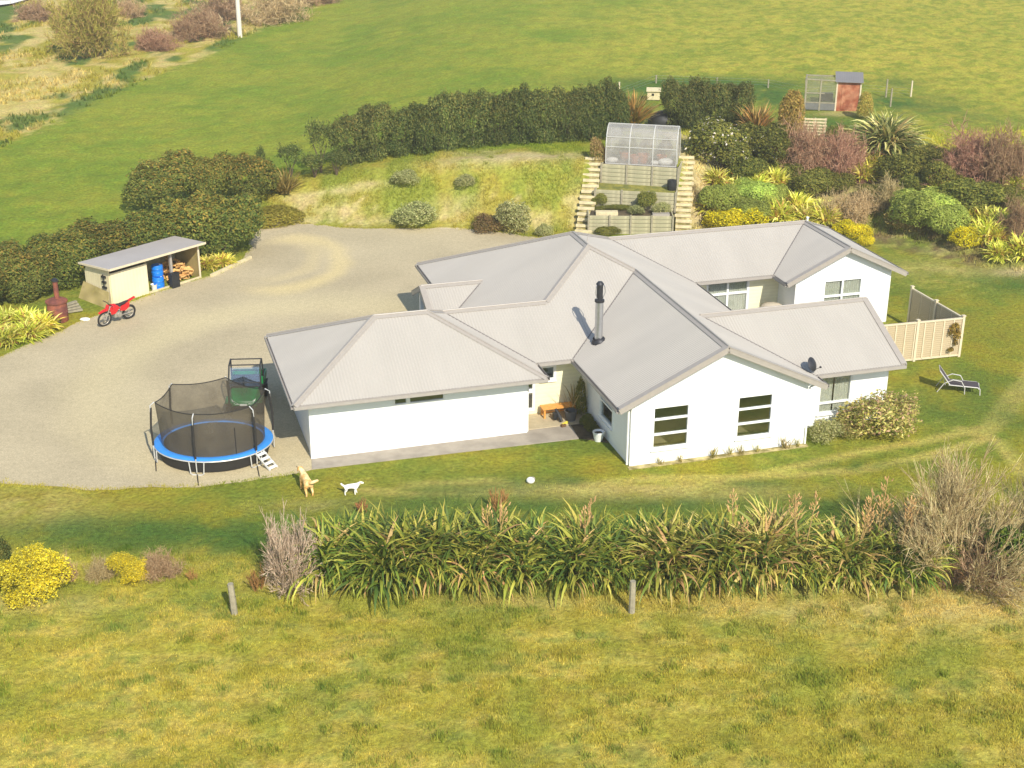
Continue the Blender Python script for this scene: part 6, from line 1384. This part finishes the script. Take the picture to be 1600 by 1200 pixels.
# ------------------------------------------------------------------ dogs
def skin_body(name, m, verts, edges, parent, sub=2):
    me = bpy.data.meshes.new(name); me.from_pydata([v[:3] for v in verts], edges, []); o = link(name, me, m, parent)
    sm = o.modifiers.new('skin', 'SKIN'); sm.use_smooth_shade = True; sb_ = o.modifiers.new('sub', 'SUBSURF'); sb_.levels = sub; sb_.render_levels = sub
    for i, v in enumerate(verts):
        r = v[3] * 1.14; me.skin_vertices[0].data[i].radius = (r, v[4] * 1.14 if len(v) > 4 else r)
    me.skin_vertices[0].data[0].use_root = True
    return o
def dog(name, label, p, rz, s, m, m2, turn=0.0, tail_up=.25, long_hair=True):
    t = thing(name, label, 'dog', p, rz); t.scale = (s, s, s)
    hx, hy = .62 * math.cos(turn), .62 * math.sin(turn)
    v = [(-.34, 0, .52, .125, .13), (-.15, 0, .53, .12, .13), (.10, 0, .52, .135, .16), (.28, 0, .54, .125, .15),   # trunk 0-3
         (.40, .04 * turn, .64, .085), (.50, .12 * turn, .74, .085), (.60, .20 * turn, .74, .065), (.72, .27 * turn, .70, .042),  # neck, head, muzzle 4-7
         (-.44, 0, .56, .05), (-.56, -.10 * (turn > 0), .60 + tail_up * .35, .06), (-.64, -.30 * (turn > 0), .62 + tail_up, .045)]   # tail 8-10
    e = [(0, 1), (1, 2), (2, 3), (3, 4), (4, 5), (5, 6), (6, 7), (0, 8), (8, 9), (9, 10)]
    for sg in (-1, 1):
        i = len(v); v += [(-.34, sg * .10, .42, .085), (-.30, sg * .115, .30, .055), (-.42, sg * .115, .19, .034), (-.40, sg * .115, .03, .032), (-.35, sg * .115, .025, .034)]
        e += [(0, i), (i, i + 1), (i + 1, i + 2), (i + 2, i + 3), (i + 3, i + 4)]
        i = len(v); v += [(.24, sg * .10, .40, .065), (.21 + .03 * sg, sg * .11, .26, .042), (.23 + .05 * sg, sg * .11, .04, .032), (.28 + .05 * sg, sg * .11, .025, .034)]
        e += [(3, i), (i, i + 1), (i + 1, i + 2), (i + 2, i + 3)]
    skin_body('body', m, v, e, t)
    for sg in (-1, 1): MB().ellipsoid((.51, .13 * turn + sg * .085, .73), (.05, .022, .085), 10, Matrix.Rotation(sg * .35, 4, 'X')).build('ear', m2, t, True)
    MB().ellipsoid((.765, .29 * turn, .71), (.02, .022, .018), 8).build('nose', M_BLACK, t, True)
    for sg in (-1, 1): MB().ellipsoid((.645, .22 * turn + sg * .045, .775), (.012, .012, .012), 6).build('eye', M_BLACK, t, True)
    return t
M_GOLD = mat('golden_coat', lin(226, 176, 104), .85, 0, .2, 7, .6, 22, col2=lin(240, 212, 156), sc2=3.5); M_GOLD2 = mat('golden_ear', lin(214, 158, 84), .85, 0, .15); M_WDOG = mat('white_coat', lin(246, 242, 232), .85, 0, .06, 8, .5, 25); M_WD2 = mat('tan_ear', lin(206, 178, 136), .85)
gp = at(479, 769); dog('golden_retriever', 'golden retriever on the lawn edge with its back turned and tail out', gp, math.radians(114), 1.02, M_GOLD, M_GOLD2, .35, .10)
wp = at(550, 772); dog('small_dog', 'small white dog walking on the lawn right of the golden dog', wp, math.radians(8), .62, M_WDOG, M_WD2, -.15, .14)
# ------------------------------------------------------------------ grass blades (nobody could count them)
def grass(name, X, Y, hgt, wid, seed, label, per=3, tint=1.0, lean=.5):
    rng = np.random.default_rng(seed); n = len(X); Z = terrain(X, Y); C = gcol(X, Y) * tint
    X = np.repeat(X, per) + rng.normal(0, .05, n * per); Y = np.repeat(Y, per) + rng.normal(0, .05, n * per); Z = np.repeat(Z, per); C = np.repeat(C, per, 0); m = n * per
    h = np.repeat(hgt * np.ones(n), per) * (.5 + .8 * rng.random(m)); a = rng.random(m) * 6.283; w = wid * (.6 + .8 * rng.random(m)); l = h * lean * rng.random(m); b = rng.random(m) * 6.283
    base = np.stack([X, Y, Z - .01], 1); dx = np.stack([np.cos(a), np.sin(a), 0 * a], 1) * (w / 2)[:, None]; tip = base + np.stack([np.cos(b) * l, np.sin(b) * l, h], 1)
    V = np.stack([base - dx, base + dx, tip], 1).reshape(-1, 3); C = C * (.7 + .65 * rng.random(m))[:, None]
    o = link(name, np_mesh(name, V, np.arange(m * 3).reshape(m, 3), np.repeat(C, 3, 0)), M_GRASS); return tag(o, label, 'grass', None, 'stuff')
rg_ = np.random.default_rng(77)
def scatter(n, x0, x1, y0, y1): return rg_.uniform(x0, x1, n), rg_.uniform(y0, y1, n)
X, Y = scatter(90000, -19, 21, 28.2, 41.5); k = np.abs(X) < Y * .44 + 1.5; X, Y = X[k], Y[k]; cl_ = fbm(X * .8, Y * .8, 61, 3)
grass('pasture_grass', X, Y, .035 + .16 * np.clip(cl_ - .3, 0, 1), .028, 1, 'rough yellow-green pasture grass in the foreground', 4, 1.2)
tx_, ty_ = scatter(450, -18, 20, 28.5, 42); k = np.abs(tx_) < ty_ * .44; tx_, ty_ = tx_[k], ty_[k]
X = np.repeat(tx_, 26) + rg_.normal(0, .13, len(tx_) * 26); Y = np.repeat(ty_, 26) + rg_.normal(0, .11, len(tx_) * 26)
grass('grass_tufts', X, Y, .17, .035, 8, 'darker green tufts standing in the foreground pasture', 2, np.array([.75, .9, .8]))
X, Y = scatter(60000, -26, 28, 41, 62); ins = inpoly(X, Y, DPOLY); hx_ = (X - HO[0]) * HU[0] + (Y - HO[1]) * HU[1]; hy_ = (X - HO[0]) * HV[0] + (Y - HO[1]) * HV[1]
k = ~ins & ~((hy_ > -.3) & (hx_ > -12) & (hx_ < 7.6)) & ~((hy_ > 2.6) & (hx_ < -.0) & (hx_ > -12)) & ~((hy_ > 1.2) & (hx_ < 18)) & (np.abs(X) < Y * .42 + 1.5); X, Y = X[k], Y[k]
grass('lawn_grass', X, Y, .055, .022, 2, 'short mown lawn grass around the house', 3, 1.5)
X, Y = scatter(26000, -17, 5, 79.5, 89); k = (slope_s(X, Y) > .2) & ~inpoly(X, Y, DPOLY); X, Y = X[k], Y[k]; k = fbm(X * .9, Y * .9, 63, 3) > .47; X, Y = X[k], Y[k]; k = gcol(X, Y)[:, 2] < .09; X, Y = X[k], Y[k]
grass('bank_grass', X, Y, .13, .04, 3, 'dry tussocky grass on the bank behind the gravel', 3, 1.15)
X, Y = scatter(26000, 10.5, 36, 70, 92); k = slope_s(X, Y) > .2; X, Y = X[k], Y[k]; k = fbm(X * .7, Y * .7, 65, 3) > .45; X, Y = X[k], Y[k]
grass('garden_grass', X, Y, .22, .045, 4, 'loose grass and ground cover between the garden shrubs', 3, 1.5)
X, Y = scatter(30000, -75, -5, 85, 185); e_ = np.interp(Y, [p[1] for p in FIELD_EDGE], [p[0] for p in FIELD_EDGE]); k = (X < e_) & (X > -Y * .42 - 3) & (fbm(X * .3, Y * .25, 67, 3) > .46); X, Y = X[k], Y[k]
grass('tussock_grass', X, Y, .32, .14, 5, 'straw coloured tussocks in the far left rough ground', 5, .95, .8)
e_ = np.array(DPOLY); e_ = e_[(np.abs(e_[:, 0]) < 30)]; X = np.repeat(e_[:, 0], 8) + rg_.normal(0, .10, len(e_) * 8); Y = np.repeat(e_[:, 1], 8) + rg_.normal(0, .10, len(e_) * 8)
hx_ = (X - HO[0]) * HU[0] + (Y - HO[1]) * HU[1]; hy_ = (X - HO[0]) * HV[0] + (Y - HO[1]) * HV[1]; k = ~((hx_ > -12) & (hy_ > 2.8) & (hy_ < 24)) & (fbm(X * 1.3, Y * 1.3, 71, 3) > .42); X, Y = X[k], Y[k]
grass('verge_grass', X, Y, .09, .028, 6, 'ragged grass creeping over the edge of the gravel', 3, 1.3)
# ------------------------------------------------------------------ thin warm scattering volume, added to lift shadows and soften contrast
hz = MB(); hz.box2((-1750, -260, -8.5), (1750, 2100, 31)); hm = bpy.data.materials.new('shadow_lift_haze'); hm.use_nodes = True
hn = hm.node_tree.nodes; hn.remove(hn['Principled BSDF']); pv_ = hn.new('ShaderNodeVolumePrincipled')
pv_.inputs['Color'].default_value = (1.0, .94, .78, 1); pv_.inputs['Density'].default_value = 0.0008; pv_.inputs['Anisotropy'].default_value = 0.2
hm.node_tree.links.new(pv_.outputs[0], hn['Material Output'].inputs['Volume'])
tag(hz.build('haze', hm), 'faint warm haze added over the whole scene to lift the shadows', kind='stuff')
